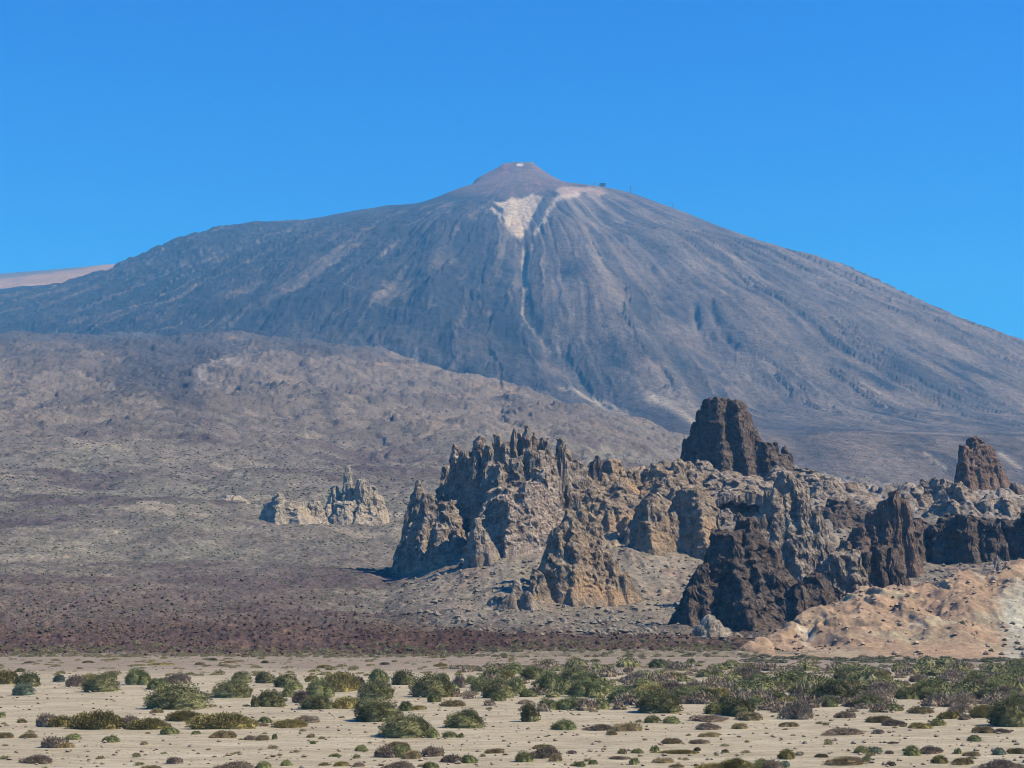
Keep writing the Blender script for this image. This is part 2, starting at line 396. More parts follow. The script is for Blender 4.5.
    lc = sstep(368, 348, PY+30*n1+18*n0+8*n2)*sstep(420, 330, PX+50*n1)*sstep(1800, 2400, y); c = blend(c, (.048,.047,.054), lc*.85)
    c = blend(c, (.15,.13,.12), t1*sstep(.15, .4, n2+.5*n3)*.4)
    t4 = line_mask(PX, PY+5*n1, [(200,385),(225,365),(238,372)], 6); c = blend(c, (.2,.18,.165), t4*.7)
    # malpais band near the plain: red-brown
    ml = sstep(628, 655, 0) if False else (sstep(612, 632, PY+14*n0+5*n1-.02*(PX-100)))*(1-isr)
    c = blend(c, (.052,.030,.023), np.clip(ml, 0, 1)*.95)
    ml2 = sstep(560, 610, PY+25*n0+10*n1+.05*(200-PX))*(1-isr)*sstep(420, 300, PX+60*n1)
    c = blend(c, (.088,.062,.056), ml2*.65)
    c = blend(c, (.12,.075,.056), ml*sstep(.0, .4, n2+.5*n3)*.6)
    c = c*(1+.5*ml*fbm2(x/2.2, y/3.5, 3, 88, .7))[..., None]
    c = blend(c, (.25,.22,.16), sstep(405, 396, y)*.6)
    # ridge talus
    ct = blend(G*np.array((.175,.152,.122)), (.21,.145,.115), sstep(.0, .4, n2+.3*n1)*.6)
    ct = blend(ct, (.12,.11,.10), sstep(.1, .5, n1-.5*n3)*.6)
    ct = ct*(1+.4*n3)[..., None]
    rk = blend(G*np.array((.15,.125,.108)), (.30,.22,.145), sstep(-.05, .3, fbm2(x/14, y/14, 3, 79))*sstep(735, 690, PX)*.9)
    rk = blend(rk, (.22,.195,.175), sstep(760, 830, PX)*.6)
    rk = rk*(.75+.5*bx2)[..., None]
    ct = ct*(1-rocky[..., None])+rk*rocky[..., None]
    c = c*(1-isr[..., None])+ct*isr[..., None]
    # ---- cone colours
    q3 = fbm2(x/130+.5*blk, y/200+.5*blk, 5, 83, .62)
    q = fbm2((th+wx*1.6)*30+.5*blk, r/500, 4, 81, .6)*(1-.55*left)+.6*left*fbm2(x/260+blk, y/420, 4, 86, .6); q2 = fbm2((th+wx)*90+.6*blk, r/260, 4, 82, .62)*(1-.5*left)+.5*left*q3
    vdark = np.array((.024,.027,.036)); vgrey = np.array((.112,.095,.086)); vtan = np.array((.19,.155,.12))
    mixg = sstep(-.3, .4, .8*q+.25*q2+.75*q3+.30*(1-left)-.26*left)
    cc = vdark*(1-mixg[..., None])+vgrey*mixg[..., None]
    tanm = sstep(.22, .62, .5*q2+.5*q+.5*q3+.10*(1-left)-.22*left)*sstep(250, 900, r)
    cc = blend(cc, vtan, tanm*.55)
    cc = blend(cc, (.026,.028,.036), tm*(.75-.2*(1-left)))
    cc = blend(cc, (.16,.142,.125), tm2*(1-tm)*.5*sstep(250, 900, r))
    cc = blend(cc, (.045,.045,.05), vg*.3*sstep(450, 1000, r))
    cc = blend(cc, (.16,.15,.145), left*sstep(.32, .55, fbm2((th+wx*2)*45, r/260, 4, 85, .6))*.75)
    # darker blue-black flows on the right shoulder, pale streaks at the foot of the gullies
    for L_, w_, k_ in (([(640,235),(672,268),(690,300),(735,345)], 14, .55), ([(700,215),(760,262),(850,320),(950,400),(1010,440)], 7, .6), ([(760,400),(790,430),(830,470)], 12, .45), ([(545,205),(532,250),(520,300)], 9, .55), ([(560,360),(610,400),(690,440)], 9, .6), ([(430,270),(420,330),(470,375),(560,412)], 16, .4), ([(300,338),(420,349),(500,372),(580,402),(690,436)], 9, .8), ([(500,238),(545,310),(610,385),(650,425)], 4, .7), ([(470,212),(440,235),(405,262),(350,300)], 5, .6), ([(440,232),(465,300),(510,372)], 5, .6), ([(380,215),(330,245),(270,300)], 5, .5), ([(560,225),(545,290),(570,350)], 5, .5)):
        cc = blend(cc, (.052,.050,.056), line_mask(PX+5*q3, PY+5*q2, L_, w_)*k_)
    for L_, w_, k_ in (([(577,215),(612,300),(668,380),(700,425)], 5, .22), ([(560,395),(600,405),(625,415)], 3, .8), ([(650,408),(680,420),(700,432)], 3, .8), ([(800,478),(850,495),(880,505)], 3.5, .8), ([(523,250),(524,285),(522,318)], 1.3, .9), ([(522,318),(545,345),(560,352)], 1.2, .6), ([(535,240),(528,262),(527,290)], 1.2, .5), ([(860,385),(880,398)], 2, .5), ([(925,455),(945,470)], 2, .6), ([(1000,455),(1020,470)], 2.5, .6)):
        cc = blend(cc, (.28,.25,.20), line_mask(PX+2*q3, PY+2*q2, L_, w_)*k_)
    # upper cone: reddish grey pumice
    up = sstep(202, 192, PY+4*q2+np.abs(PX-512)*.06)*sstep(70, 56, np.abs(PX-512))
    cc = blend(cc, (.115,.088,.082), up*.85)
    cc = blend(cc, (.21,.115,.10), up*sstep(.0, .45, q+.5*q3)*.5)
    cc = blend(cc, (.2,.105,.09), poly_mask(PX, PY, [(497,168),(506,162),(512,164),(508,172),(500,176)], 3)*.6)
    w = 1.6*q2+2.0*q3
    white = poly_mask(PX+w, PY+w, [(493,204),(503,203),(512,199),(522,199),(532,194),(543,201),(540,209),(531,222),(527,232),(520,244),(514,236),(505,225),(496,214),(490,212),(492,210),(505,220),(503,210)], 2.5)
    cc = blend(cc, (.37,.315,.24), white)
    cc = blend(cc, (.34,.30,.26), line_mask(PX+w, PY+w, [(492,212),(503,224),(513,237)], 1.6)*.7)
    cc = blend(cc, (.22,.15,.13), line_mask(PX+w, PY+w, [(514,228),(520,225)], 1.8)*.8)
    w2 = poly_mask(PX+w*2, PY+w*2, [(558,191),(570,187),(588,187),(600,189),(608,193),(600,197),(586,194),(574,200),(562,205),(556,199)], 2.5)
    cc = blend(cc, (.33,.25,.20), w2*.65)
    cc = blend(cc, (.38,.33,.28), line_mask(PX+w, PY+w, [(578,196),(562,206),(550,216),(545,226),(535,238)], 3.0, 2.0)*.65)
    cc = blend(cc, (.30,.25,.21), line_mask(PX+w, PY+w, [(590,195),(604,206),(622,222)], 3.0, 3.0)*.45)
    cc = blend(cc, (.5,.5,.5), line_mask(PX, PY, [(518,164.7),(522,164.5)], 1.2)*sstep(166.5, 165.3, PY))
    cc = cc*(1+.14*blk2+.10*q3)[..., None]
    c = c*(1-isc[..., None])+cc*isc[..., None]
    return z, np.clip(c, .02, .9), isc

# ------------------------------------------------------------------ build terrain meshes
NC = 1500
sx = (np.linspace(-330, 1354, NC)-512)/F
rowsY = np.concatenate([np.exp(np.linspace(math.log(380), math.log(1250), 570, endpoint=False)), np.exp(np.linspace(math.log(1250), math.log(6060), 520)), np.linspace(6090, 8600, 24)])
YY, SS = np.meshgrid(rowsY, sx, indexing='ij'); XX = SS*YY
Z, C, ISC = terrain(XX, YY, True)
TZ = Z
def grid_faces(nr, nc):
    a = (np.arange(nr-1)[:, None]*nc+np.arange(nc-1)[None]).ravel()
    return np.stack([a, a+1, a+nc+1, a+nc], 1)
fa = grid_faces(len(rowsY), NC)
isf = ISC.ravel()[fa].mean(1) > .5
V = np.stack([XX, YY, Z], -1).reshape(-1, 3); CC = C.reshape(-1, 3)
def submesh(name, mask, mat):
    f = fa[mask]; u, inv = np.unique(f, return_inverse=True)
    o = mesh_obj(name, V[u], inv.reshape(f.shape), mat, smooth=True, cols=CC[u])
    tag(o, kind='structure'); return o
submesh('volcano', isf, M_VOLC); submesh('hillside', ~isf, M_HILL)
LR = np.log(rowsY)
def tz(x, y):
    """height of the built terrain"""
    x = np.asarray(x, float); y = np.asarray(y, float)
    jr = np.interp(y, rowsY, np.arange(len(rowsY))); j = np.clip(jr.astype(int), 0, len(rowsY)-2); b = jr-j
    ir = np.clip((x/y-sx[0])/(sx[1]-sx[0]), 0, NC-1.001); i = ir.astype(int); a = ir-i
    return TZ[j,i]*(1-a)*(1-b)+TZ[j,i+1]*a*(1-b)+TZ[j+1,i]*(1-a)*b+TZ[j+1,i+1]*a*b
HITY = np.exp(np.linspace(math.log(396), math.log(2600), 1500))
def hit(px, py):
    p = np.array([pt(px, py, Y) for Y in HITY]); t = tz(p[:, 0], p[:, 1])
    k = np.argmax(t > p[:, 2])
    if not (t > p[:, 2]).any(): k = int(np.argmin(p[:, 2]-t))
    return HITY[k]

# distant tan hill beyond the left flank
hx = np.linspace(-4200, -1500, 200); hy = np.linspace(7200, 9600, 60)
HY, HX = np.meshgrid(hy, hx, indexing='ij')
crest = np.interp(512+HX/HY*F, [-400, -100, 0, 60, 105, 130, 155, 215], [300, 279, 273, 268, 264, 260, 259, 320])
cz = np.array([pt(512, p, 8400)[2] for p in crest.ravel()]).reshape(crest.shape)
hz = cz-np.abs(HY-8400)*.26+12*fbm2(HX/150, HY/150, 4, 91)*sstep(0, 300, np.abs(HY-8400))+6*fbm2(HX/90, HY/90, 4, 92)
hpx, hpy = proj(HX, HY, hz)
n = fbm2(HX/260, HY/160, 4, 93); hc = blend(np.ones(HX.shape+(3,))*np.array((.25,.165,.09)), (.09,.08,.08), np.clip(sstep(6, 1, hpy-crest-.03*(60-hpx))*sstep(118, 70, hpx)+sstep(.15, .5, n)*.4, 0, 1))
tag(mesh_obj('distant_hill', np.stack([HX, HY, hz], -1).reshape(-1, 3), grid_faces(60, 200), M_VOLC, smooth=True, cols=hc.reshape(-1, 3)), kind='structure')

# tuff foothill on the right
tc = [(735,656,398),(752,650,412),(770,642,425),(795,627,448),(825,610,462),(857,592,480),(905,593,492),(932,588,498),(955,577,500),(985,583,506),(1010,566,530),(1024,560,545),(1060,552,560),(1100,550,565),(1360,585,580)]
ncx, ncy = 620, 300
tpx = np.linspace(722, 1350, ncx); ts = (tpx-512)/F; ty = np.exp(np.linspace(math.log(368), math.log(640), ncy))
TY, TS = np.meshgrid(ty, ts, indexing='ij'); TX = TS*TY; TPX = 512+TS*F
cpy = np.interp(TPX, [t[0] for t in tc], [t[1] for t in tc]); cyy = np.interp(TPX, [t[0] for t in tc], [t[2] for t in tc])
czz = CH+cyy/(CP-(384-cpy)/F*SP)*(SP+(384-cpy)/F*CP)
foot = 378+14*fbm2(TX/30, TX*0+3, 3, 101)+np.interp(TPX, [722, 760, 860, 1350], [14, 12, 2, -4])
t = np.clip((TY-foot)/(cyy-foot), 0, 1.0)
hz = czz*(t**1.15)*(1-.0)
bk = (TY-cyy).clip(0); hz = hz-bk*.10-np.where(TPX < 900, bk*.15, 0)
gw = fbm2(TX/26+.4*fbm2(TX/12, TY/14, 2, 103), TY/90, 4, 102, ridged=True)
e = sstep(.02, .35, t)
hz = hz+e*(4.6*gw*sstep(0, .6, t)*(1-.6*sstep(.85, 1, t))+1.0*fbm2(TX/16, TY/30, 4, 104, ridged=True)+.55*fbm2(TX/3, TY/4, 4, 105, .65))-.7*(t < .001)
bx, bd, be = cells3(TX/6, TY/6, TX*0, 106)
rkm = sstep(.12, .35, fbm2(TX/18, TY/22, 3, 107)+.25*sstep(.8, 1, t)+.2*np.exp(-((TPX-962)/14)**2))
hz = hz-4*sstep(752, 724, TPX)
hz = hz+e*rkm*1.4*(bx-.2)*sstep(.03, .3, be-bd)
n = fbm2(TX/30, TY/26, 4, 110, .6); n2 = fbm2(TX/8, TY/9, 4, 111, .6)
c = np.ones(TX.shape+(3,))*np.array((.34,.235,.16))
c = blend(c, (.35,.31,.22), sstep(.02, .4, n)*.65)
c = blend(c, (.35,.225,.155), sstep(.0, .4, -n+.4*n2)*.4)
c = blend(c, (.36,.345,.29), sstep(985, 1010, TPX+16*n2)*sstep(.75, .5, t)*.8)
c = blend(c, (.24,.16,.12), rkm*.55)
c = blend(c, (.50,.46,.38), sstep(.36, .5, fbm2(TX/11, TY/40, 3, 112))*.6)
c = c*(1+.22*n2+.25*fbm2(TX/2, TY/3, 3, 113))[..., None]*np.array((.80,.82,.80))
tag(mesh_obj('tuff_hill', np.stack([TX, TY, hz], -1).reshape(-1, 3), grid_faces(ncy, ncx), M_TUFF, smooth=True, cols=np.clip(c, .03, .8).reshape(-1, 3)), kind='structure')
TH = hz
def tuffz(x, y):
    jr = np.interp(y, ty, np.arange(ncy), left=0); j = np.clip(jr.astype(int), 0, ncy-2); b = jr-j
    ir = np.clip((x/y-ts[0])/(ts[1]-ts[0]), 0, ncx-1.001); i = ir.astype(int); a = ir-i
    return TH[j,i]*(1-a)*(1-b)+TH[j,i+1]*a*(1-b)+TH[j+1,i]*(1-a)*b+TH[j+1,i+1]*a*b

# ground plain: one sheet to the horizon
gxs = np.concatenate([-np.exp(np.linspace(math.log(10400), math.log(160), 40)), np.linspace(-155, 155, 360), np.exp(np.linspace(math.log(160), math.log(10400), 40))])
gys = np.concatenate([-np.exp(np.linspace(math.log(10400), math.log(60), 30)), np.linspace(-50, 95, 60, endpoint=False), np.exp(np.linspace(math.log(95), math.log(420), 520)), np.exp(np.linspace(math.log(440), math.log(10400), 40))])
GY, GX = np.meshgrid(gys, gxs, indexing='ij')
near = sstep(500, 380, np.hypot(GX, GY))
def gzf(x, y):
    return .28*fbm2(x/22, y/14, 3, 121)+.07*fbm2(x/3.5, y/3.5, 3, 122)
gz = gzf(GX, GY)*near
m, nt, b = new_mat('volcanic_sand'); co = coords(nt)
sep = nd(nt, 'ShaderNodeSeparateXYZ'); nt.links.new(co, sep.inputs[0])
w = noise_node(nt, co, .02, 4, .6, 0, (1, 2.5, 1))
ma = nd(nt, 'ShaderNodeMath', operation='MULTIPLY_ADD'); ma.inputs[1].default_value = 90.0; nt.links.new(w, ma.inputs[0]); nt.links.new(sep.outputs[1], ma.inputs[2])
mr = nd(nt, 'ShaderNodeMapRange'); mr.inputs['From Min'].default_value = 325; mr.inputs['From Max'].default_value = 372; nt.links.new(ma.outputs[0], mr.inputs[0])
n1 = noise_node(nt, co, .09, 5, .65, 0, (1, 2, 1)); n2 = noise_node(nt, co, 1.4, 5, .75); n3 = noise_node(nt, co, .35, 4, .6, .3, (.5, 3, 1))
sand = ramp(nt, n1, [(.3, (.25,.212,.148)), (.55, (.315,.272,.196)), (.75, (.365,.325,.245))])
farc = ramp(nt, n1, [(.3, (.17,.135,.105)), (.6, (.22,.18,.14)), (.8, (.27,.235,.17))])
c = mixc(nt, sand, farc, mr.outputs[0])
c = mixc(nt, c, ramp(nt, n2, [(.28, .45), (.46, 1.), (.75, 1.14)]), .9, 'MULTIPLY')
c = mixc(nt, c, ramp(nt, n3, [(.3, .70), (.6, 1.10)]), .9, 'MULTIPLY')
nt.links.new(c, b.inputs['Base Color']); bump(nt, b, n2, .6, .12)
tag(mesh_obj('ground', np.stack([GX, GY, gz], -1).reshape(-1, 3), grid_faces(len(gys), len(gxs)), m, smooth=True), kind='structure')
# ------------------------------------------------------------------ rock formations
def formation(name, label, spires, mat, voxel=.5, amp=1.0, flute=1.0, strata=.5, knob=1.0, seed=1, cat='rock formation', group=None, dip=.15, dy=0, sides=(5,7), depth=1.0, yfix=None, bsz=1.0, spread=1.7, step=.26, tal=0.0):
    """a crag grown as angular facets round each summit; spires: (px, py_top, half width at top, half width at base, py_base[, extra depth]) in picture units, standing on the built terrain"""
    r = random.Random(seed*7+3)
    if yfix is None:
        HY_ = [hit(q[0], q[4]) for q in spires]; HM = float(np.median(HY_))
    pk = []
    for si, sp in enumerate(spires):
        px, pt_, wt, wb, pb = sp[:5]
        Y0 = yfix or (HM*.5+.5*HY_[si]); mpp = Y0/F
        Y = Y0+wb*mpp*(.55*spread)*depth+dy+(sp[5] if len(sp) > 5 else 0)
        x, y, zt = pt(px, pt_, Y); _, _, zb = pt(px, pb, Y)
        wtm = (wt*.95+.6)*mpp; wbm = wb*spread*mpp; H = max(zt-min(zb, float(tz(x, y))), 1.0)
        pk.append((x, y, zt-.2, wtm, wbm, H/max(wbm-wtm, .5)))
    x0 = min(p[0]-p[4]*1.5 for p in pk)-2; x1 = max(p[0]+p[4]*1.5 for p in pk)+2
    y0 = min(p[1]-p[4]*1.5*depth for p in pk)-2; y1 = max(p[1]+p[4]*1.3*depth for p in pk)+2
    st = step
    while (x1-x0)*(y1-y0)/st**2 > 260000: st *= 1.05
    gx = np.arange(x0, x1, st); gy = np.arange(y0, y1, st*1.1)
    Yg, Xg = np.meshgrid(gy, gx, indexing='ij'); T = tz(Xg, Yg)
    s = bsz
    wx = 2.0*s*fbm2(Xg/9, Yg/9, 3, seed)+.9*s*fbm2(Xg/2.6, Yg/2.6, 3, seed+1); wy = 2.0*s*fbm2(Xg/9, Yg/9, 3, seed+2)+.9*s*fbm2(Xg/2.6, Yg/2.6, 3, seed+3)
    Xw, Yw = Xg+wx*amp, Yg+wy*amp
    Hh = np.full(Xg.shape, -99.0)
    for (x, y, zt, wt, wb, sl) in pk:
        nf = r.randint(4, 6); a0 = -math.pi/4+r.uniform(-.35, .35)-math.pi/2
        D = np.full(Xg.shape, -99.0)
        for k in range(nf):
            a = a0+k*2*math.pi/nf+r.uniform(-.22, .22)
            ca, sa = math.cos(a), math.sin(a)
            f = (1.35 if ca < -.2 else .92 if ca > .3 else 1.1)*r.uniform(.88, 1.15)
            D = np.maximum(D, ((Xw-x)*ca+(Yw-y)*sa/depth-wt)*f)
        D = np.maximum(D, 0)
        Hh = np.maximum(Hh, zt-D*sl*(1+.35*sstep(0, wb, -D+wb*.6)))
    up = np.clip((Hh-T)/7, 0, 1); sk_ = np.hypot(*np.gradient(Hh, st)); tipm = np.clip(sk_/2.2, .35, 1)
    # broken blocks, ribs down the fall line, layers
    dx_, dz_ = .55*Hh*dip, Hh
    c1, d1, e1 = cells3(Xw/(3.6*s)+Hh*.02, Yw/(3.6*s), Hh/(9*s), seed+11)
    c2, d2, e2 = cells3(Xg/(1.5*s)+.3*wx, Yg/(1.5*s), Hh/(2.4*s), seed+12)
    rib = fbm2(Xw/5.5+Yw*.02, Yw/22+Hh/30, 3, seed+13, ridged=True); rib2 = fbm2(Xg/1.9+.2*wx, Yg/9+Hh/12, 3, seed+14, ridged=True)
    crag = fbm2(Xg/6, Yg/6, 4, seed+15, .62, ridged=True)
    h = Hh-1.2*amp*up+up*amp*tipm*(2.8*(c1-.5)*1.0+knob*1.7*(c2-.5)-.9*(1-np.clip((e1-d1)/.14, 0, 1))+flute*(1.4*(rib-.25)+.4*rib2)+1.8*(crag-.25))
    # stepped ledges along tilted layers
    u = (h+Xg*math.tan(dip)+1.2*fbm2(Xg/8, Yg/8, 2, seed+16))/(1.9*s)
    fr = u-np.floor(u); h = h+strata*.85*1.9*s*(sstep(.25, .75, fr)-fr)*up
    h = h+.22*fbm2(Xg/.8, Yg/.8, 2, seed+17)
    for ax, w_ in ((0, 1), (1, 1), (0, 1), (1, 1)):
        h = (h+np.roll(h, w_, ax)+np.roll(h, -w_, ax))/3
    keep = (h > T-1.2)
    cell = keep[:-1, :-1] | keep[1:, :-1] | keep[:-1, 1:] | keep[1:, 1:]
    h = np.maximum(h, T-2.5)
    nr, nc = Xg.shape; fc = grid_faces(nr, nc)[cell.ravel()]
    # keep the largest connected patch
    lab_ = np.where(cell, np.arange(cell.size).reshape(cell.shape), -1)
    while True:
        m_ = lab_.copy()
        for ax in (0, 1):
            for sh in (1, -1):
                q = np.roll(lab_, sh, ax)
                if ax == 0: q[0 if sh == 1 else -1, :] = -1
                else: q[:, 0 if sh == 1 else -1] = -1
                m_ = np.maximum(m_, q)
        m_ = np.where(cell, m_, -1)
        m_ = np.where(m_ >= 0, np.maximum(m_, m_.ravel()[np.clip(m_, 0, None)]), -1)
        if (m_ == lab_).all(): break
        lab_ = m_
    vals, cnt = np.unique(lab_[lab_ >= 0], return_counts=True); big = vals[cnt.argmax()]
    fc = fc[(lab_.ravel()[cell.ravel()] == big)]
    # lateral breaks give undercuts and open joints
    n1 = fbm3(Xg/1.6, Yg/1.6, h/1.1, 2, seed+21); n2 = fbm3(Xg/1.6, Yg/1.6, h/1.1, 2, seed+22); n3 = fbm3(Xg/4.5, Yg/4.5, (h+Xg*math.tan(dip))/1.7, 2, seed+23)
    k = up*amp
    X2 = Xg+k*(1.0*n1+(.3+strata)*.9*n3); Y2 = Yg+k*(.9*n2+(.3+strata)*.9*n3)
    u_, inv = np.unique(fc, return_inverse=True)
    ox, oy = float(np.mean([p[0] for p in pk])), float(np.mean([p[1] for p in pk])); oz = float(tz(ox, oy))
    P = np.stack([X2-ox, Y2-oy, h-oz], -1).reshape(-1, 3)[u_]
    # skirt: the rock goes on down into the ground
    ff = inv.reshape(fc.shape)
    ed = np.concatenate([ff[:, [0, 1]], ff[:, [1, 2]], ff[:, [2, 3]], ff[:, [3, 0]]]); key = np.sort(ed, 1); _, ix, ct = np.unique(key[:, 0].astype(np.int64)*len(P)+key[:, 1], return_index=True, return_counts=True)
    be_ = ed[ix[ct == 1]]; bv = np.unique(be_); mp = np.full(len(P), -1); mp[bv] = np.arange(len(bv))+len(P)
    low = P[bv].copy(); low[:, 2] -= 3
    sk = np.stack([be_[:, 1], be_[:, 0], mp[be_[:, 0]], mp[be_[:, 1]]], 1)
    ob = mesh_obj(name, np.concatenate([P, low]), np.concatenate([ff, sk]), mat, smooth=False, loc=(ox, oy, oz))
    tag(ob, label, cat, group); return ob
RG = 'jagged lava rock formations along the ridge'
SG_ = 'small rocks standing on the slope'
formation('rock_formation', 'low pale dome-shaped outcrop on the open slope, left of the cream spired one', [(278,492,3,15,523),(268,500,4,10,521),(290,498,5,11,523),(302,499,4,9,521),(314,500,5,10,520),(297,506,8,15,524)], M_PALE, .6, 1.0, .6, .5, 1.0, 11, group=SG_, spread=1.25, step=.3)
formation('rock_formation', 'pale cream outcrop with a sharp spire, on the slope left of the serrated wall', [(334,484,3,9,520),(341,477,2.2,8,518),(348,464,1.6,9,522),(353,485,3,9,522),(362,477,3,10,523),(370,484,4,11,524),(379,494,4,9,525),(345,500,8,18,526),(328,502,4,8,520),(365,503,8,18,527)], M_PALE, .6, 1.0, .8, .4, 1.0, 12, group=SG_, spread=1.3, step=.3)
formation('boulder', 'tiny pale boulder on the slope, left of the low dome outcrop', [(230,494,3,6,500),(237,495,2,5,500)], M_PALE, .6, .8, .5, .4, 1, 13, group=SG_)
formation('rock_formation', 'left-hand pointed grey pinnacle with a broad ribbed foot, beside the serrated wall', [(416,477,2.5,15,562),(428,490,4,15,565),(404,512,4,10,560),(393,532,3,9,560),(386,548,3,7,558),(408,530,4,9,568),(446,500,7,14,552),(422,528,4,10,570),(438,522,5,11,571),(456,528,5,11,564),(470,545,5,9,558),(440,508,6,16,556)], M_GREY, .5, 1.0, 1.1, .5, .9, 21, group=RG, dip=.5)
formation('rock_formation', 'great serrated grey wall of upright crags and spires, tallest left of the ridge', [(437,474,3,10,525),(446,462,3,12,530),(457,441,2.5,11,530),(466,450,4,12,535),(478,434,3,9,530),(474,455,6,15,540),(489,444,3,10,535),(499,431,2.5,8,530),(507,440,3,9,530),(514,428,2,6,525),(520,425,2,6,522),(527,422,2.2,7,525),(534,431,2,6,520),(539,436,2.2,6,520),(546,438,2.2,8,522),(533,450,7,14,528),(549,455,6,10,520),(561,435,3,8,515),(566,447,4,9,512),(574,458,4,9,505),(580,466,4,8,500),(495,462,8,16,540),(515,455,8,16,532)], M_GREY, .5, 1.0, 1.1, .6, .9, 22, group=RG, dip=.5, spread=1.6)
formation('rock_slab', 'broad pinkish layered slab leaning on the front of the serrated wall', [(504,486,12,28,552,0,-.25),(527,478,10,22,546,1,-.2),(541,466,8,18,532,2,.1),(514,500,12,24,554,-2,0)], M_LEDGE, .5, 1.1, .8, 1.1, 1.3, 23, group=RG, dip=-.45, spread=1.3)
formation('rock_pinnacle', 'small dark-sided pinnacle at the foot of the serrated wall, beside the layered slab', [(476,516,3,9,566),(483,526,3,8,566),(489,540,4,8,562)], M_GREY, .45, .8, 1.1, .4, .8, 24, group=RG)
formation('rock_pinnacle', 'little dark knob sticking up just right of the serrated wall', [(597,453,1.6,4,478),(592,460,2,5,478),(603,461,2,4,478)], M_DARK, .45, .6, .8, .4, 1, 25, group=RG)
formation('rock_formation', 'brown craggy buttress with dark left side, right of the gully below the serrated wall', [(569,507,5,20,600),(582,499,5,20,588),(557,527,4,15,600),(547,548,3,12,598),(536,568,3,10,602),(573,540,6,16,604),(590,520,6,14,590),(595,545,5,12,600),(540,572,3,8,603),(563,560,6,12,606)], M_TAN, .5, 1.0, .4, .6, 1.5, 31, group=RG)
formation('rock_pinnacle', 'small dark jagged pinnacle low on the talus above the red lava field', [(517,577,2,7,609),(509,588,2.5,7,610),(500,594,2,6,608),(526,590,3,6,611),(493,596,1.5,4,606),(533,596,2,5,608)], M_GREY, .45, .9, 1, .3, 1, 32, group=RG)
formation('rock_formation', 'low dark-sided crag on the talus, just right of the brown buttress', [(604,545,5,12,600),(598,558,4,10,604),(613,556,4,9,603),(624,572,3,7,602),(608,575,5,11,606)], M_TAN, .5, .9, .4, .6, 1.4, 33, group=RG)
formation('rock_formation', 'brown twin-headed crag above the talus, between buttress and tan dome', [(607,497,4,11,530),(618,504,4,9,530),(592,486,5,13,515),(600,510,5,10,532),(628,515,3,7,532)], M_TAN, .5, .9, .3, .6, 1.5, 34, group=RG)
for k, (lab, sp) in enumerate([
 ('leftmost low tan knob on the crest of the ridge, by the dark little pinnacle', [(584,470,3,8,490),(574,474,3,7,492)]),
 ('broad low tan hump on the ridge crest, right of the leftmost knob', [(617,470,4,10,492),(629,467,3,8,488),(606,474,3,7,490)]),
 ('bumpy brown crest block midway along the ridge towards the great tower', [(648,466,4,9,488),(660,462,3,8,484),(638,471,3,7,488)]),
 ('dark brown crest block just below the left foot of the great tower', [(676,464,3,9,484),(688,470,4,9,488),(699,472,3,8,486)])]):
    formation('crag', lab, sp, M_TAN if k < 3 else M_GREY, .45, 1.1, .4, .5, 1.5, 40+k, group=RG)
formation('rock_formation', 'orange-lit brown crag in the middle of the knobbly slope', [(650,492,5,11,548),(641,503,4,9,545),(660,508,4,8,548),(648,520,5,11,558),(634,516,3,6,540)], M_TAN, .5, .9, .3, .6, 1.5, 35, group=RG)
formation('rock_formation', 'big tan dome-headed crag with a dark cave-like left face', [(693,487,11,24,548,0,.5),(705,494,6,14,547),(712,505,4,8,545),(672,510,5,10,548)], M_TAN, .5, .8, .6, .6, 1.1, 36, group=RG)
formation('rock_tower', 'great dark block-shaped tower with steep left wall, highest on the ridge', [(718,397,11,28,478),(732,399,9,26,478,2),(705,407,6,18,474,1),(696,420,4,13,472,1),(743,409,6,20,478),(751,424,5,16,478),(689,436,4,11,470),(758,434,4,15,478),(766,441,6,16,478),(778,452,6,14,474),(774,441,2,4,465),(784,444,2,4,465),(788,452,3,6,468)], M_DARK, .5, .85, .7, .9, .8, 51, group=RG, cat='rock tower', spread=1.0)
formation('rock_ledge', 'stepped dark ledges sloping down right of the great tower', [(800,466,5,14,490),(815,470,5,14,492),(828,476,5,12,494),(838,482,4,9,495),(790,468,6,14,488)], M_GREY, .5, 1.0, .3, 1.3, .8, 52, group=RG)
formation('rock_ledge', 'broken grey ledges directly under the great tower', [(715,472,6,16,500),(735,478,6,16,505),(752,480,6,15,505),(724,490,7,16,515),(745,498,8,18,520)], M_GREY, .5, 1.1, .3, 1.2, 1, 53, group=RG)
formation('rock_formation', 'dark low block on the back slope right of the fluted pinnacle', [(838,498,8,14,525),(825,505,6,10,522),(851,501,6,11,524)], M_DARK, .5, 1.0, .5, .9, 1, 54, group=RG)
formation('rock_pinnacle', 'tall fluted pinnacle with a pale right face, in front of the great tower', [(784,467,4,30,612,0,.15),(795,478,4,22,598,1,-.1),(771,488,4,17,610,0,.7),(803,497,4,14,592),(812,508,4,13,594),(821,521,4,12,594),(829,540,4,10,592),(800,520,6,16,600),(760,515,5,16,608,0,.6)], M_GREY, .5, 1.05, 1.9, .25, .6, 55, group=RG, cat='rock pinnacle', sides=(4,5), yfix=545)
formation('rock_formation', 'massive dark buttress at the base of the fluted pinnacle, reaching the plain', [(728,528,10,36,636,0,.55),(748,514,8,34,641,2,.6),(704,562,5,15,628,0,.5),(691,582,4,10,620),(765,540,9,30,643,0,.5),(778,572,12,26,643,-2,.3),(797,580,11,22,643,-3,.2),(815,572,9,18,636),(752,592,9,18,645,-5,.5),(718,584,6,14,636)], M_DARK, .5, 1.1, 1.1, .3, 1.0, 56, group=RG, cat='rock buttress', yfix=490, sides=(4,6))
formation('rock_ledge', 'tan broken shelf along the top of the shadowed buttress', [(706,506,6,12,545),(722,508,6,13,545),(738,512,6,12,545)], M_GREY, .5, 1.1, .4, .8, 1.2, 57, group=RG)
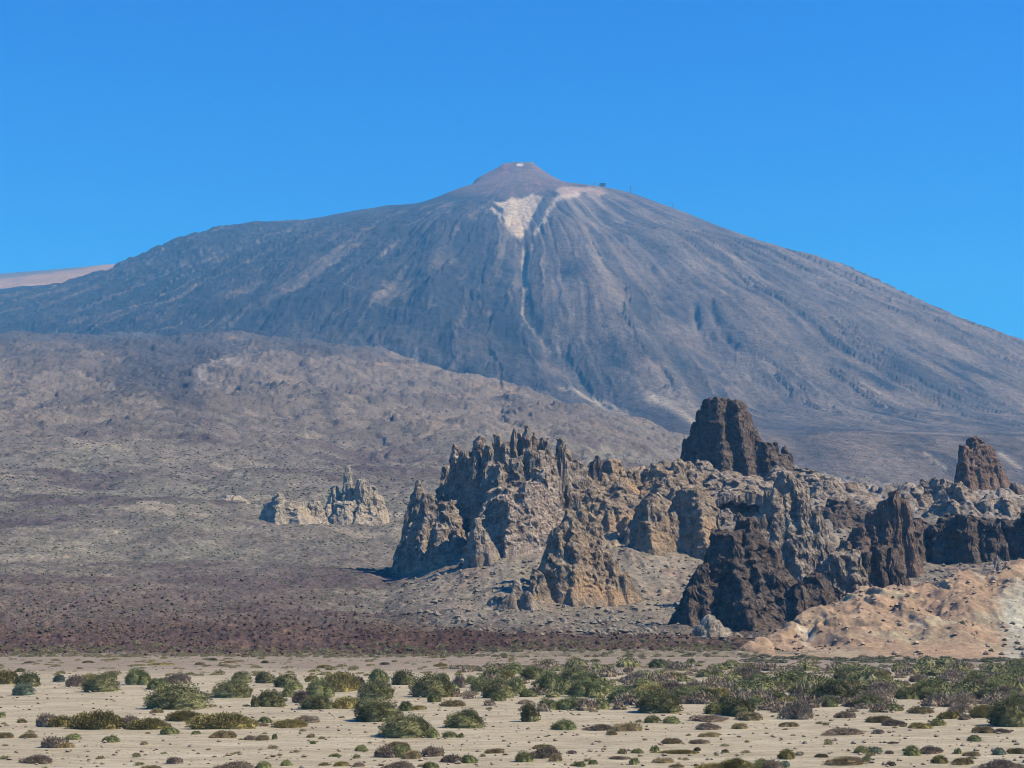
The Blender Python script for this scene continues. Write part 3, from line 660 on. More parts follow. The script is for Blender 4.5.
formation('boulder', 'pale pinkish boulder at the foot of the shadowed buttress, where the plain begins', [(709,613,6,9,642),(701,624,5,7,643),(721,626,6,8,644),(713,619,8,11,644)], M_PALE, .35, .55, .3, .5, 1.3, 58, group=RG, cat='boulder', yfix=455, spread=1.2)
formation('rock_formation', 'rounded layered brown stumps above the left shoulder of the tuff hill', [(826,556,6,13,600),(838,549,7,13,600),(850,546,7,13,602),(843,562,9,15,606)], M_GREY, .45, 1.1, .4, .9, 1.3, 59, group=RG, yfix=512)
formation('rock_formation', 'dark column block standing directly above the middle of the tuff hill', [(866,548,7,12,598),(878,543,7,12,598),(889,546,6,11,598),(897,560,4,7,596)], M_DARK, .45, .9, .6, .9, 1, 60, group=RG, yfix=520)
formation('rock_formation', 'knobbly brown crag with one pale plate, climbing left of the dark cliff', [(893,487,4,10,545),(903,497,4,8,545),(884,498,5,12,548),(872,508,5,13,556),(860,522,5,13,560),(848,538,4,10,562),(876,525,8,16,566),(898,515,5,9,560),(862,545,8,14,572)], M_RED, .5, 1.0, .4, .6, 1.5, 61, group=RG, yfix=590)
formation('rock_formation', 'ragged grey crest rising to the right-hand tower', [(905,489,3,8,508),(915,484,3,8,505),(924,477,3,8,502),(934,474,3,9,500),(945,476,4,10,500),(956,480,5,10,500),(897,493,3,7,510)], M_GREY, .5, 1.1, .5, .7, 1.3, 62, group=RG)
formation('rock_tower', 'reddish brown tapering tower on the right-hand skyline', [(972,435,6,21,488),(977,437,6,21,488,1),(963,443,4,13,487),(986,443,4,17,488,1),(993,457,4,12,487),(1000,470,2.5,8,487)], M_RED, .5, .85, .8, .5, .9, 63, group=RG, cat='rock tower', spread=1.1)
formation('crag', 'tiny dark knob right of the reddish tower, at the photo edge', [(1013,482,2,4,492),(1018,486,2,4,492)], M_DARK, .45, .6, .4, .4, 1, 64, group=RG)
def rough(poly, n, seed, hmin, hmax, wmin, wmax):
    r = random.Random(seed); out = []; xs = [p[0] for p in poly]; ys = [p[1] for p in poly]
    while len(out) < n:
        a, b_ = r.uniform(min(xs), max(xs)), r.uniform(min(ys), max(ys))
        if poly_mask(np.array([a]), np.array([b_]), poly)[0] < .5: continue
        out.append((a, b_-r.uniform(hmin, hmax), r.uniform(2, 5.5), r.uniform(wmin, wmax), b_))
    return out
formation('rock_formation', 'broken golden tan rocky shoulder filling the slope between serrated wall and tan dome', rough([(578,478),(630,474),(690,474),(706,500),(680,545),(655,565),(640,590),(610,585),(600,560),(575,530)], 60, 3, 9, 26, 8, 15), M_TAN, amp=.9, knob=1.5, flute=.2, strata=.7, seed=71, group=RG, step=.3)
formation('rock_formation', 'grey ledgy shoulder under the great tower, running down to the fluted pinnacle', rough([(690,474),(760,474),(790,480),(775,520),(740,540),(705,530),(700,500)], 26, 4, 8, 20, 9, 16), M_GREY, amp=1.0, knob=1.0, flute=.5, strata=1.0, seed=72, group=RG, step=.3)
formation('rock_formation', 'grey ledgy slope right of the fluted pinnacle, below the stepped ledges', rough([(800,478),(850,490),(905,500),(880,520),(850,530),(825,520)], 16, 5, 6, 14, 8, 14), M_GREY, amp=1.0, knob=1.0, flute=.4, strata=1.1, seed=73, group=RG, step=.3)
sp = []
for k in range(10):
    px = 910+k*25; sp.append((px, 515+5*math.sin(k*2.1)+3*math.sin(k*.7+1), 12, 17, 566, 3*math.sin(k*1.9)))
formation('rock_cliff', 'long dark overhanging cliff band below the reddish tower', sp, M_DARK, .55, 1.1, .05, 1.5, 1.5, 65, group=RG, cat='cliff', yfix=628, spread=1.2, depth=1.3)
sp = []
for k in range(9):
    px = 945+k*20; sp.append((px, 499+3*math.sin(k*1.7), 9, 14, 525))
formation('rock_ledge', 'grey tilted ledge running across the slope above the dark cliff', sp, M_GREY, .55, 1.0, .2, 1.5, 1, 66, group=RG, yfix=665)
formation('boulder', 'small pale stump standing on the tuff slope under the dark cliff', [(998,552,1.5,3,560),(1000,554,1,3,560)], M_LEDGE, .3, .5, .4, .4, 1, 67, cat='boulder', yfix=540)
formation('boulder', 'single pale flat boulder lying on the talus between the crags', [(543+60,0,0,0,0)][:0] or [(662,588,3,4,593),(666,589,2,3,593)], M_PALE, .3, .3, .2, .2, .6, 68, cat='boulder')
formation('boulder', 'small dark boulder alone on the lower talus', [(607,620,3,5,626)], M_DARK, .3, .5, .3, .2, 1, 69, cat='boulder')
formation('crag', 'cluster of orange knobs on the left end of the tuff hill', [(752,640,3,8,656),(765,634,4,9,652),(778,630,4,8,648),(790,622,4,8,640),(803,616,4,7,632)], M_TAN, .35, .8, .3, .4, 1.4, 70, yfix=428)

# ------------------------------------------------------------------ rubble and slope scrub (nobody could count them)
def blob_proto(r, kind):
    """tiny low-poly lump: 1 top, 6 mid, 6 low"""
    v = []; n = 6
    for h, w in ((0, 1.0), (.55, .85)):
        a0 = r.uniform(0, 6.28)
        for k in range(n):
            a = a0+k*2*math.pi/n; q = w*r.uniform(.7, 1.25); v.append((math.cos(a)*q*.5, math.sin(a)*q*.5, h*r.uniform(.8, 1.2)))
    v.append((r.uniform(-.15, .15), r.uniform(-.15, .15), 1.0))
    return np.array(v)
def lump_faces(n=6):
    f = []
    for k in range(n):
        a, b_ = k, (k+1) % n; f += [(a, b_, b_+n), (a, b_+n, a+n), (a+n, b_+n, 2*n)]
    return np.array(f)
LF = lump_faces()
def scatter(name, pts, sizes, hs, mat, sink=.2):
    r = random.Random(len(pts)); protos = np.array([blob_proto(r, 0) for _ in range(24)])
    N = len(pts); idx = rng.integers(0, 24, N); v = protos[idx]*np.stack([sizes, sizes*rng.uniform(.7, 1.2, N), hs], -1)[:, None, :]
    v = v+np.array(pts)[:, None, :]; v[..., 2] -= (hs*sink)[:, None]
    f = (LF[None]+(np.arange(N)*13)[:, None, None]).reshape(-1, 3)
    o = mesh_obj(name, v.reshape(-1, 3), f, mat); tag(o, kind='stuff'); return o
def simple_mat(name, cols, scale, detail=3, rnd=False):
    m, nt, b = new_mat(name); co = coords(nt); n = noise_node(nt, co, scale, detail, .7)
    c = ramp(nt, n, [(.25+.5*i/(len(cols)-1), q) for i, q in enumerate(cols)])
    if rnd:
        oi = nd(nt, 'ShaderNodeObjectInfo'); c = mixc(nt, c, ramp(nt, oi.outputs['Random'], [(0., .72), (1., 1.3)]), 1., 'MULTIPLY')
    nt.links.new(c, b.inputs['Base Color']); return m
def slope_pts(N, pmin, pmax, ymin, ymax, f=None):
    px = rng.uniform(pmin, pmax, N); y = np.exp(rng.uniform(math.log(ymin), math.log(ymax), N)); x = (px-512)/F*y
    if f is not None:
        k = f(x, y, px); x, y = x[k], y[k]
    return x, y
def isridge(x, y): return samp(G_RIDGE, x, y) > samp(G_BASE, x, y)-1
M_SCRUB = simple_mat('slope_scrub', [(.050,.058,.036), (.10,.105,.065), (.19,.18,.12)], .3)
x, y = slope_pts(46000, -250, 1200, 440, 1500, lambda x, y, p: fbm2(x/50, y/60, 3, 201)+rng.uniform(-.5, .5, len(x)) > -.15)
k = ~isridge(x, y) | (rng.uniform(0, 1, len(x)) < .35); x, y = x[k], y[k]; s = rng.uniform(.4, 1.2, len(x))*np.clip(y/800, .6, 1.3); scatter('slope_scrub', np.stack([x, y, tz(x, y)], 1), s*1.4, s*.7, M_SCRUB)
M_RUB = simple_mat('lava_rubble', [(.040,.025,.020), (.075,.046,.036), (.15,.10,.075)], .35)
x, y = slope_pts(30000, -250, 830, 396, 640, lambda x, y, p: (~isridge(x, y) | (y < 455)) & (rng.uniform(0, 1, len(x)) < sstep(640, 420, y)+.1))
s = rng.uniform(.3, 1.0, len(x))**10*1.3+.22; scatter('lava_rubble', np.stack([x, y, tz(x, y)], 1), s, s*rng.uniform(.5, 1.0, len(x)), M_RUB)
M_SCREE = simple_mat('scree', [(.13,.11,.09), (.185,.16,.13), (.26,.22,.18)], .35)
x, y = slope_pts(13000, 370, 1150, 430, 780, lambda x, y, p: isridge(x, y))
s = rng.uniform(.25, 1.0, len(x))**9*2.6+.2; scatter('scree', np.stack([x, y, tz(x, y)], 1), s, s*rng.uniform(.5, .9, len(x)), M_SCREE)
x, y = slope_pts(9000, -250, 1250, 1000, 2600)
s = rng.uniform(1, 2.2, len(x)); M_CR = simple_mat('slope_outcrops', [(.06,.05,.05), (.12,.10,.095), (.25,.215,.17)], .04); scatter('slope_outcrops', np.stack([x, y, tz(x, y)], 1), s*1.3, s*.7, M_CR)
# stones on the tuff hill
px = rng.uniform(740, 1200, 1500); y = rng.uniform(380, 560, 1500); x = (px-512)/F*y
zt = tuffz(x, y); k = zt > tz(x, y).clip(0)+.2; x, y, zt = x[k], y[k], zt[k]
s = rng.uniform(.2, 1, len(x))**5*2.0+.15; M_TR = simple_mat('tuff_stones', [(.20,.145,.105), (.30,.22,.16), (.40,.32,.25)], .3); scatter('tuff_stones', np.stack([x, y, zt], 1), s, s*.6, M_TR)
k = rng.uniform(0, 1, len(x)) < np.where((px[:0].size == 0) & (x/y*F+512 > 985), .22, .01)
xs, ys, zs = x[k], y[k], zt[k]; s = rng.uniform(.7, 1.7, len(xs)); scatter('hill_scrub', np.stack([xs, ys, zs], 1), s*1.2, s*.8, simple_mat('hill_scrub', [(.03,.036,.022), (.07,.075,.045), (.14,.13,.10)], .3))
# pebbles on the plain
N = 10000; y = np.exp(rng.uniform(math.log(95), math.log(395), N)); x = rng.uniform(-.36, .36, N)*y
s = rng.uniform(.2, 1, N)**7*.6+.06; scatter('pebbles', np.stack([x, y, gzf(x, y)], 1), s, s*.6, simple_mat('pebbles', [(.17,.138,.105), (.24,.20,.155), (.32,.27,.21)], .8), .25)

# ------------------------------------------------------------------ shrubs
def leaf_mat(name, a, b_, c_, trans=.0):
    m, nt, b = new_mat(name); co = coords(nt); n = noise_node(nt, co, 9., 3, .7); n2 = noise_node(nt, co, 2.5, 2, .5)
    c = ramp(nt, n, [(.3, a), (.5, b_), (.72, c_)]); c = mixc(nt, c, ramp(nt, n2, [(.35, .75), (.65, 1.25)]), 1., 'MULTIPLY')
    oi = nd(nt, 'ShaderNodeObjectInfo'); c = mixc(nt, c, ramp(nt, oi.outputs['Random'], [(0., .72), (1., 1.32)]), 1., 'MULTIPLY')
    nt.links.new(c, b.inputs['Base Color']); return m
KM = {
 'D': leaf_mat('dark_broom', (.074,.076,.036), (.130,.130,.062), (.215,.205,.105)),
 'G': leaf_mat('green_broom', (.10,.108,.045), (.170,.178,.078), (.26,.26,.125)),
 'B': leaf_mat('blue_green_bush', (.075,.10,.072), (.13,.16,.115), (.2,.22,.165)),
 'Y': leaf_mat('olive_yellow_bush', (.15,.122,.045), (.24,.20,.078), (.35,.29,.13)),
 'P': leaf_mat('dry_grey_bush', (.14,.108,.078), (.235,.185,.138), (.35,.285,.21)),
 'T': leaf_mat('dry_straw_bush', (.17,.125,.06), (.28,.22,.12), (.38,.31,.19)),
}
M_STEM = simple_mat('shrub_stems', [(.06,.045,.035), (.12,.095,.075)], 4.)
def shrub_meshes(kind, seed, lod):
    r = np.random.default_rng(seed)
    nl = {'D': 5, 'G': 6, 'B': 4, 'Y': 9, 'P': 8, 'T': 6}[kind]
    lob = []
    lob.append((0, 0, .42 if kind in 'DB' else .30, .93))
    for k in range(nl):
        a = r.uniform(0, 6.28); d = r.uniform(.12, .30); q = r.uniform(.17, .27)
        if kind in 'DB': d *= .8; q *= 1.1
        lob.append((math.cos(a)*d, math.sin(a)*d, q, r.uniform(.72, .95) if kind in 'DB' else r.uniform(.55, .95)))
    if lod == 2: nb, bl, bw = 11000, .034, .010
    elif lod == 1: nb, bl, bw = 4200, .046, .016
    elif lod == 0: nb, bl, bw = 900, .11, .04
    else: nb, bl, bw = 420, .085, .026
    if kind in 'YPT': nb = int(nb*.8); bl *= 1.5
    L = np.array(lob); wts = L[:, 2]**2; wts /= wts.sum(); idx = r.choice(len(L), nb, p=wts)
    c = L[idx]; th = r.uniform(0, 6.283, nb); u = r.uniform(-.12, 1, nb)
    ph = np.arccos(np.clip(u, -1, 1)); n = np.stack([np.sin(ph)*np.cos(th), np.sin(ph)*np.sin(th), np.cos(ph)], 1)
    dep = r.uniform(.80, 1.02, nb)
    rad = c[:, 2]
    hh = np.where(kind in 'DBG', c[:, 3], c[:, 3]*.85)
    bmp = 1+.10*np.sin(n[:, 0]*9+c[:, 0]*40)*np.cos(n[:, 1]*8+c[:, 1]*30)+.07*np.sin(n[:, 2]*14+th*3)
    p = np.stack([c[:, 0]+n[:, 0]*rad*dep*bmp, c[:, 1]+n[:, 1]*rad*dep*bmp, np.maximum(np.sign(n[:, 2])*np.abs(n[:, 2])**.8*.88*hh*dep*bmp, -.02)+.09*(n[:, 2] < .3)+.02], 1)
    d = n*np.array([1, 1, 1.3])+r.normal(0, .32 if kind in 'DBG' else .6, (nb, 3))+np.array([0, 0, .35 if kind in 'DBG' else .8])
    d /= np.linalg.norm(d, axis=1)[:, None]
    s = np.cross(d, r.normal(0, 1, (nb, 3))); s /= np.linalg.norm(s, axis=1)[:, None]
    ln = (bl*r.uniform(.5, 1.2, nb))[:, None]
    zs = np.array([1, 1, 1.35 if kind in 'DBG' else 2.0])
    v = np.stack([p-s*bw*zs, p+s*bw*zs, p+d*ln*zs*.9], 1).reshape(-1, 3); v[:, 2] = np.maximum(v[:, 2], 0)
    f = np.arange(nb*3).reshape(-1, 3)
    # inner mass of the same foliage, lumpy, so the bush is dense
    V2, F2 = [v], [f]; o = len(v)
    for (cx_, cy_, q, h) in lob:
        nu, nv = (18, 9) if lod > 0 else (10, 5) if lod == 0 else (6, 3)
        A, B = np.meshgrid(np.linspace(0, 2*math.pi, nu, endpoint=False), np.linspace(-.12, 1, nv), indexing='ij')
        sr = np.sqrt(1-np.clip(B, 0, 1)**2)*np.where(B < 0, .86, 1); jit = r.uniform(.82, .96, A.shape)
        k_ = (.97 if kind in 'DBG' else .8)
        P_ = np.stack([cx_+np.cos(A)*sr*q*jit*k_, cy_+np.sin(A)*sr*q*jit*k_, np.maximum(B*.84*h*jit*(1 if kind in 'DBG' else .72), 0)+.0], -1).reshape(-1, 3)
        i = np.arange(nu)[:, None]; j = np.arange(nv-1)[None]
        a = (i*nv+j).ravel(); b_ = (((i+1) % nu)*nv+j).ravel()
        F2.append(np.stack([a, b_, b_+1, a+1], 1)+o); V2.append(P_); o += len(P_)
    F_tri = F2[0]; F_q = np.concatenate(F2[1:])
    return np.concatenate(V2), [F_tri, F_q]
def stem_mesh(seed):
    r = random.Random(seed); V_, F_ = [], []
    for k in range(7):
        a = r.uniform(0, 6.28); d = r.uniform(.05, .32); e = np.array([math.cos(a)*d, math.sin(a)*d, r.uniform(.35, .6)]); s_ = np.array([math.cos(a)*.03, math.sin(a)*.03, 0]); b0 = len(V_)
        for t, w in ((0, .022), (.5, .014), (1, .005)):
            c = s_+(e-s_)*t+np.array([0, 0, .06*math.sin(t*3.1)])
            for q in range(4): V_.append(c+np.array([math.cos(q*1.57)*w, math.sin(q*1.57)*w, 0]))
        for L in range(2):
            for q in range(4): F_.append((b0+L*4+q, b0+L*4+(q+1) % 4, b0+L*4+4+(q+1) % 4, b0+L*4+4+q))
    return np.array(V_), np.array(F_)
PROTO = {}
def proto(kind, lod, var):
    key = (kind, lod, var)
    if key not in PROTO:
        v, f = shrub_meshes(kind, hash((ord(kind), lod, var)) % 9999, lod)
        o = mesh_obj('foliage', v, f, KM[kind]); PROTO[key] = o.data; bpy.data.objects.remove(o)
    return PROTO[key]
STEMS = []
for k in range(3):
    v, f = stem_mesh(k); o = mesh_obj('branches', v, f, M_STEM); STEMS.append(o.data); bpy.data.objects.remove(o)
S = """5 684 28 16 Y|27 687 28 15 D|24 695 24 12 B|59 682 15 8 B|76 687 24 14 P|88 685 22 13 Y|101 692 40 18 D|109 680 18 9 D|137 686 36 17 G|156 690 24 12 G|177 685 32 13 P|180 710 68 26 D|157 714 14 6 T
242 683 22 12 D|231 698 44 19 D|255 708 9 11 D|45 727 26 16 P|62 728 26 14 Y|100 731 56 22 Y|130 730 20 16 P|150 731 40 14 Y|225 731 66 19 Y|185 721 44 13 Y|171 736 22 8 G|195 736 10 4 G|224 739 28 9 T|250 740 14 6 P
6 738 18 7 T|28 738 20 6 T|52 749 30 13 P|65 749 18 7 T|73 741 20 7 G|110 744 22 7 G|38 764 36 10 P|44 771 12 6 G|152 771 32 7 T|173 764 18 8 P|235 771 44 10 P|100 759 9 4 T|1 718 8 6 G|22 722 14 4 Y
265 683 22 12 D|287 687 28 14 D|311 682 16 8 Y|341 692 42 23 Y|296 690 20 9 G|318 698 36 20 G|272 707 34 18 D|288 697 16 12 G|302 703 24 15 P|315 710 36 15 D|346 709 26 14 Y|358 690 20 16 P
380 683 24 14 G|404 685 26 15 D|375 700 40 20 D|379 721 52 22 D|366 712 24 15 D|405 712 16 11 G|430 698 50 24 D|435 702 16 10 G|443 682 16 10 D|459 688 12 14 P|470 684 14 10 G|452 707 30 8 T|418 711 14 6 Y
404 738 60 22 D|433 738 16 10 G|464 730 46 17 D|470 729 22 20 D|448 738 18 7 G|461 738 9 5 G|266 722 16 7 G|291 728 40 10 Y|306 722 26 9 P|264 727 9 4 P|262 740 16 7 T|274 739 6 6 G|313 744 6 4 G|335 755 12 4 G
361 750 16 7 G|386 757 30 13 P|400 757 26 13 G|412 759 18 10 T|398 748 26 8 T|432 757 24 12 P|452 764 26 9 P|470 764 20 9 G|495 753 18 6 T|286 766 14 7 G|262 769 18 8 G|324 766 10 4 Y|341 767 14 6 Y|358 768 14 6 P|400 771 36 9 P|432 770 20 8 G
480 692 30 14 G|492 682 30 14 D|500 699 36 20 D|515 695 24 18 G|498 702 18 10 G|532 680 34 14 G|550 695 32 26 G|575 685 36 18 D|600 695 30 14 G|582 698 40 18 G|545 710 24 13 G|572 710 50 14 G|530 721 22 19 D|600 709 22 12 G
625 704 40 18 G|660 713 52 24 D|645 706 24 16 G|715 714 30 13 G|737 716 40 19 D|755 708 24 14 G|728 706 20 12 D|565 731 32 11 G|600 731 34 7 P|628 732 28 10 T|612 735 12 6 T|651 723 22 8 G|671 724 22 8 G
709 722 44 8 P|751 721 28 10 T|707 731 26 8 P|741 730 16 7 T|709 738 20 6 T|671 745 24 7 T|700 745 24 5 P|522 763 22 12 G|545 759 34 14 P|556 762 14 10 T|543 749 20 6 Y|572 755 10 4 P|580 766 14 6 G|592 764 10 5 G
622 755 10 6 T|637 754 16 5 G|618 760 22 4 P|633 764 12 7 G|665 763 22 6 T|655 752 12 6 G|680 754 40 5 Y|697 751 8 4 D|725 752 8 4 D|715 771 40 10 Y|735 771 34 16 Y|762 769 26 12 G|748 773 20 14 Y|676 767 18 4 T
799 719 34 22 P|829 707 18 12 D|790 726 26 6 T|845 718 22 8 P|880 723 24 8 T|893 726 26 8 P|920 728 26 7 Y|938 726 22 8 G|842 735 48 8 P|878 734 12 5 P|951 720 26 9 Y|965 721 16 7 P|985 719 32 16 Y|1010 727 44 28 D|985 733 24 9 T|1001 733 20 6 P
974 742 18 7 G|862 754 22 8 G|876 754 16 7 B|890 754 10 4 P|912 756 22 11 G|930 754 28 9 P|893 746 10 3 P|958 754 9 6 G|972 756 16 6 T|999 755 15 8 B|1017 754 18 7 T|787 760 20 12 Y|773 771 24 15 P|785 767 12 7 B
821 758 16 5 T|848 766 44 9 T|868 762 14 6 G|891 767 10 5 P|940 764 20 10 Y|965 765 30 8 T|1000 771 40 13 P|1018 771 20 8 P|657 668 22 10 G|691 664 12 5 G|213 661 10 3 D|265 663 8 3 D|230 663 14 3 T|88 663 16 3 Y|160 665 24 3 Y|30 664 14 3 P|324 668 14 4 Y|200 665 12 3 T|440 667 16 4 Y|385 665 10 3 P|20 672 10 4 D
700 702 40 15 D|680 700 30 13 G|775 702 26 13 G|800 697 34 15 G|818 690 30 12 D|770 690 30 14 G|745 695 30 14 G|860 700 26 15 D|880 702 26 14 P|905 700 30 13 G|930 701 32 13 G|960 703 28 12 G|990 700 28 12 D|1015 702 24 12 G|850 690 26 10 Y|695 690 22 10 P|718 697 26 10 Y|960 712 28 9 P|920 713 30 9 T|895 711 24 8 G|1000 713 26 12 P"""
items = []
for it in S.replace('\n', '|').split('|'):
    a = it.split(); items.append((float(a[0]), float(a[1]), float(a[2]), float(a[3]), a[4]))
n_hand = len(items)
r = random.Random(5)
tries = 0
while len(items) < 296 and tries < 4000:
    tries += 1
    px = r.uniform(480, 1045); py = r.uniform(674, 709)
    if px < 640 and py > 700: continue
    if r.random() > .35+.65*min(1, (px-470)/200): continue
    sc = (py-608)/70
    w = r.uniform(16, 34)*sc; k = r.choice('DGGGYPPG')
    items.append((px, py, w, w*r.uniform(.36, .5), k))
EL = lambda py: PITCH+math.atan((384-py)/F)
LOOK = {'D': ('dark green domed shrub', 'dark green rounded bush'), 'G': ('green bushy shrub', 'leafy mid green bush'), 'B': ('bluish green cushion shrub', ''), 'Y': ('olive yellow sprawling shrub', ''), 'P': ('dry grey twiggy shrub', ''), 'T': ('straw coloured dry tuft', '')}
rowname = lambda py: 'farthest' if py < 670 else 'back' if py < 693 else 'middle' if py < 716 else 'front' if py < 743 else 'nearest'
ORD = ['leftmost', 'second from left', 'third from left', 'fourth from left', 'fifth from left', 'sixth from left', 'seventh from left', 'eighth from left', 'ninth from left', 'tenth from left', '11th from left', '12th from left', '13th from left', '14th from left', '15th from left', '16th from left', '17th from left', '18th from left', '19th from left', '20th from left']+['%d%s from left' % (n, 'st' if n % 10 == 1 else 'nd' if n % 10 == 2 else 'rd' if n % 10 == 3 else 'th') for n in range(21, 99)]
special = {(180,710): 'largest smooth dark green dome in the left part of the plain', (404,738): 'broad dark green dome nearest the camera, left of centre', (379,721): 'dark green dome just behind the broad nearest one, left of centre', (530,721): 'single upright round dark bush on bare sand at the centre', (464,730): 'low wide dark bush with a hump, on open sand left of centre', (470,729): 'taller left hump growing out of the low twin-lobed bush on open sand', (660,713): 'biggest dark mottled bush right of centre, at the front of the thicket', (799,719): 'dark brownish twiggy round bush standing at the edge of the right-hand thicket', (1010,727): 'tall dark bush cut by the right edge of the photo', (985,719): 'bright yellow-green bush beside the tall dark one at the right edge', (225,731): 'long bright olive mat of scrub in front of the largest dome', (100,731): 'wide bushy olive shrub in the middle of the left-hand scrub mat', (565,731): 'bright green low shrub with grey dry stems trailing to its right', (657,668): 'green shrub alone on the bare far plain below the buttress', (691,664): 'tiny green shrub farthest out, right of the lone one below the buttress', (24,695): 'small blue-green cushion at the front of the left-edge cluster'}
def szof(w, py): return w/((py-608)/104.0)
order = {}
for i, it in sorted(enumerate(items), key=lambda q: q[1][0]):
    if (int(it[0]), int(it[1])) in special: continue
    key = (it[4], rowname(it[1]), 'large' if szof(it[2], it[1]) > 30 else 'small'); order.setdefault(key, []).append(i)
lab = {}
for (k, row, sz), L in order.items():
    for n_, i in enumerate(L):
        pos = ORD[n_] if len(L) > 1 else 'only one'
        lab[i] = f"{sz} {LOOK[k][0]}, {pos} of its kind in the {row} row"
SHG = 'shrubs scattered over the sandy plain'
for i, (px, py, w, h, kind) in enumerate(items):
    Y = CH/math.tan(-EL(py)); x, y, z = pt(px, py, Y); mpp = Y/F
    W = w*mpp; H = h*mpp*1.12
    y += W*.30; x = x*(y/Y); z = float(gzf(np.array([x]), np.array([y]))[0])-.05
    lod = 2 if w > 30 else 1 if w > 13 else 0
    name = 'shrub' if kind != 'T' else 'dry_tuft'
    me = proto(kind, lod, r.randrange(3 if lod == 2 else 4))
    fo = bpy.data.objects.new('foliage', me); COL.objects.link(fo)
    if w > 12:
        root = empty(name, (x, y, z)); fo.parent = root
        sm = bpy.data.objects.new('branches', STEMS[i % 3]); COL.objects.link(sm); sm.parent = root
        root.scale = (W*1.08, W*.75, H); o = root
    else:
        fo.name = name; fo.location = (x, y, z); fo.scale = (W*1.08, W*.8, H); o = fo
    o.rotation_euler = (0, 0, r.uniform(-.5, .5) if kind not in 'D' else r.uniform(0, 6.28)) if kind != 'Y' else (0, 0, r.uniform(-.2, .2))
    if kind == 'D': o.scale[1] = W*1.0
    tag(o, special.get((int(px), int(py)), lab.get(i)), 'shrub' if kind != 'T' else 'dry tuft', SHG)
# ground cover between them and along the foot of the hills: too many to count
MINI = {}
def cover(name, N, gen, mat, smin, smax, kind='G', hr=(.38, .6)):
    x, y, zf = gen(N); N = len(x)
    if kind not in MINI: MINI[kind] = [shrub_meshes(kind, 900+q, -1) for q in range(6)]
    V_, T_, Q_, o = [], [], [], 0
    which = rng.integers(0, 6, N); s = rng.uniform(0, 1, N)**1.6*(smax-smin)+smin; an = rng.uniform(0, 6.28, N); h = s*rng.uniform(*hr, N)
    for q in range(6):
        v, (t, f) = MINI[kind][q]; k = which == q; n_ = int(k.sum())
        if not n_: continue
        ca, sa = np.cos(an[k])[:, None], np.sin(an[k])[:, None]
        P = np.stack([(v[:, 0]*ca-v[:, 1]*sa)*s[k][:, None]*1.15+x[k][:, None], (v[:, 0]*sa+v[:, 1]*ca)*s[k][:, None]+y[k][:, None], v[:, 2]*h[k][:, None]+zf[k][:, None]-.04], -1)
        offs = (np.arange(n_)*len(v)+o)[:, None, None]
        V_.append(P.reshape(-1, 3)); T_.append((t[None]+offs).reshape(-1, 3)); Q_.append((f[None]+offs).reshape(-1, 4)); o += n_*len(v)
    tag(mesh_obj(name, np.concatenate(V_), [np.concatenate(T_), np.concatenate(Q_)], mat), kind='stuff')
def gen_flat(p0, p1, y0, y1, thr, seed, bias=0):
    def g(N):
        y = np.exp(rng.uniform(math.log(y0), math.log(y1), N)); px = rng.uniform(p0, p1, N); x = (px-512)/F*y
        k = fbm2(x/14, y/18, 3, seed)+rng.uniform(-.25, .25, N)+bias*(px-600)/500 > thr
        x, y = x[k], y[k]; return x, y, gzf(x, y)
    return g
def cmat(name, cols): return simple_mat(name, cols, .25, 3)
cover('scrub_cover', 1250, gen_flat(450, 1300, 215, 335, .22, 301, .3), cmat('scrub_cover', [(.10,.10,.045), (.18,.178,.08), (.29,.255,.14)]), 1.4, 5.0)
cover('dry_scrub_cover', 800, gen_flat(450, 1300, 190, 330, .06, 302, .25), cmat('dry_scrub_cover', [(.14,.11,.08), (.235,.19,.14), (.35,.285,.19)]), 1.0, 4.0, 'P')
cover('grass_tufts', 1300, gen_flat(-260, 1300, 100, 200, .05, 303), cmat('grass_tufts', [(.11,.11,.055), (.2,.18,.09), (.32,.26,.15)]), .12, .9, 'T')
cover('far_grass', 1500, gen_flat(-260, 1300, 285, 392, -.05, 304), cmat('far_grass', [(.14,.125,.06), (.24,.21,.11), (.33,.28,.17)]), .4, 2.6, 'T', (.2, .4))
cover('dark_foot_scrub', 1500, gen_flat(740, 1350, 345, 385, .05, 305), cmat('dark_foot_scrub', [(.055,.057,.036), (.11,.11,.07), (.20,.18,.14)]), .8, 3.2, 'G', (.25, .42))
def gen_foot(N):
    px = rng.uniform(-260, 760, N); y = rng.uniform(388, 416, N); x = (px-512)/F*y
    return x, y, np.maximum(tz(x, y), gzf(x, y))
cover('lava_edge_grass', 1400, gen_foot, cmat('lava_edge_grass', [(.10,.095,.05), (.22,.195,.11), (.33,.29,.18)]), .5, 2.2, 'T')

# ------------------------------------------------------------------ buildings and masts high on the volcano
M_BLD = simple_mat('station_wall', [(.10,.09,.085), (.14,.125,.115)], .2); M_ROOF = simple_mat('station_roof', [(.06,.055,.055), (.09,.085,.08)], .2); M_WIN = simple_mat('station_window', [(.02,.025,.03), (.03,.035,.04)], .2)
M_STEEL = simple_mat('galvanised_steel', [(.16,.165,.17), (.22,.225,.23)], .2)
def boxm(bs):
    v, f = [], []
    for x0, x1, y0, y1, z0, z1 in bs:
        b0 = len(v); v += [(x0,y0,z0),(x1,y0,z0),(x1,y1,z0),(x0,y1,z0),(x0,y0,z1),(x1,y0,z1),(x1,y1,z1),(x0,y1,z1)]
        f += [(b0+a, b0+b, b0+c, b0+d) for a, b, c, d in ((0,3,2,1),(4,5,6,7),(0,1,5,4),(1,2,6,5),(2,3,7,6),(3,0,4,7))]
    return np.array(v), np.array(f)
def crest_at(px):
    ys = np.linspace(5300, 6060, 200); x = (px-512)/F*ys*.98; z = tz(x, ys); _, q = proj(x, ys, z); k = int(np.argmin(q)); return x[k], ys[k], z[k]
x, y, z = crest_at(607)
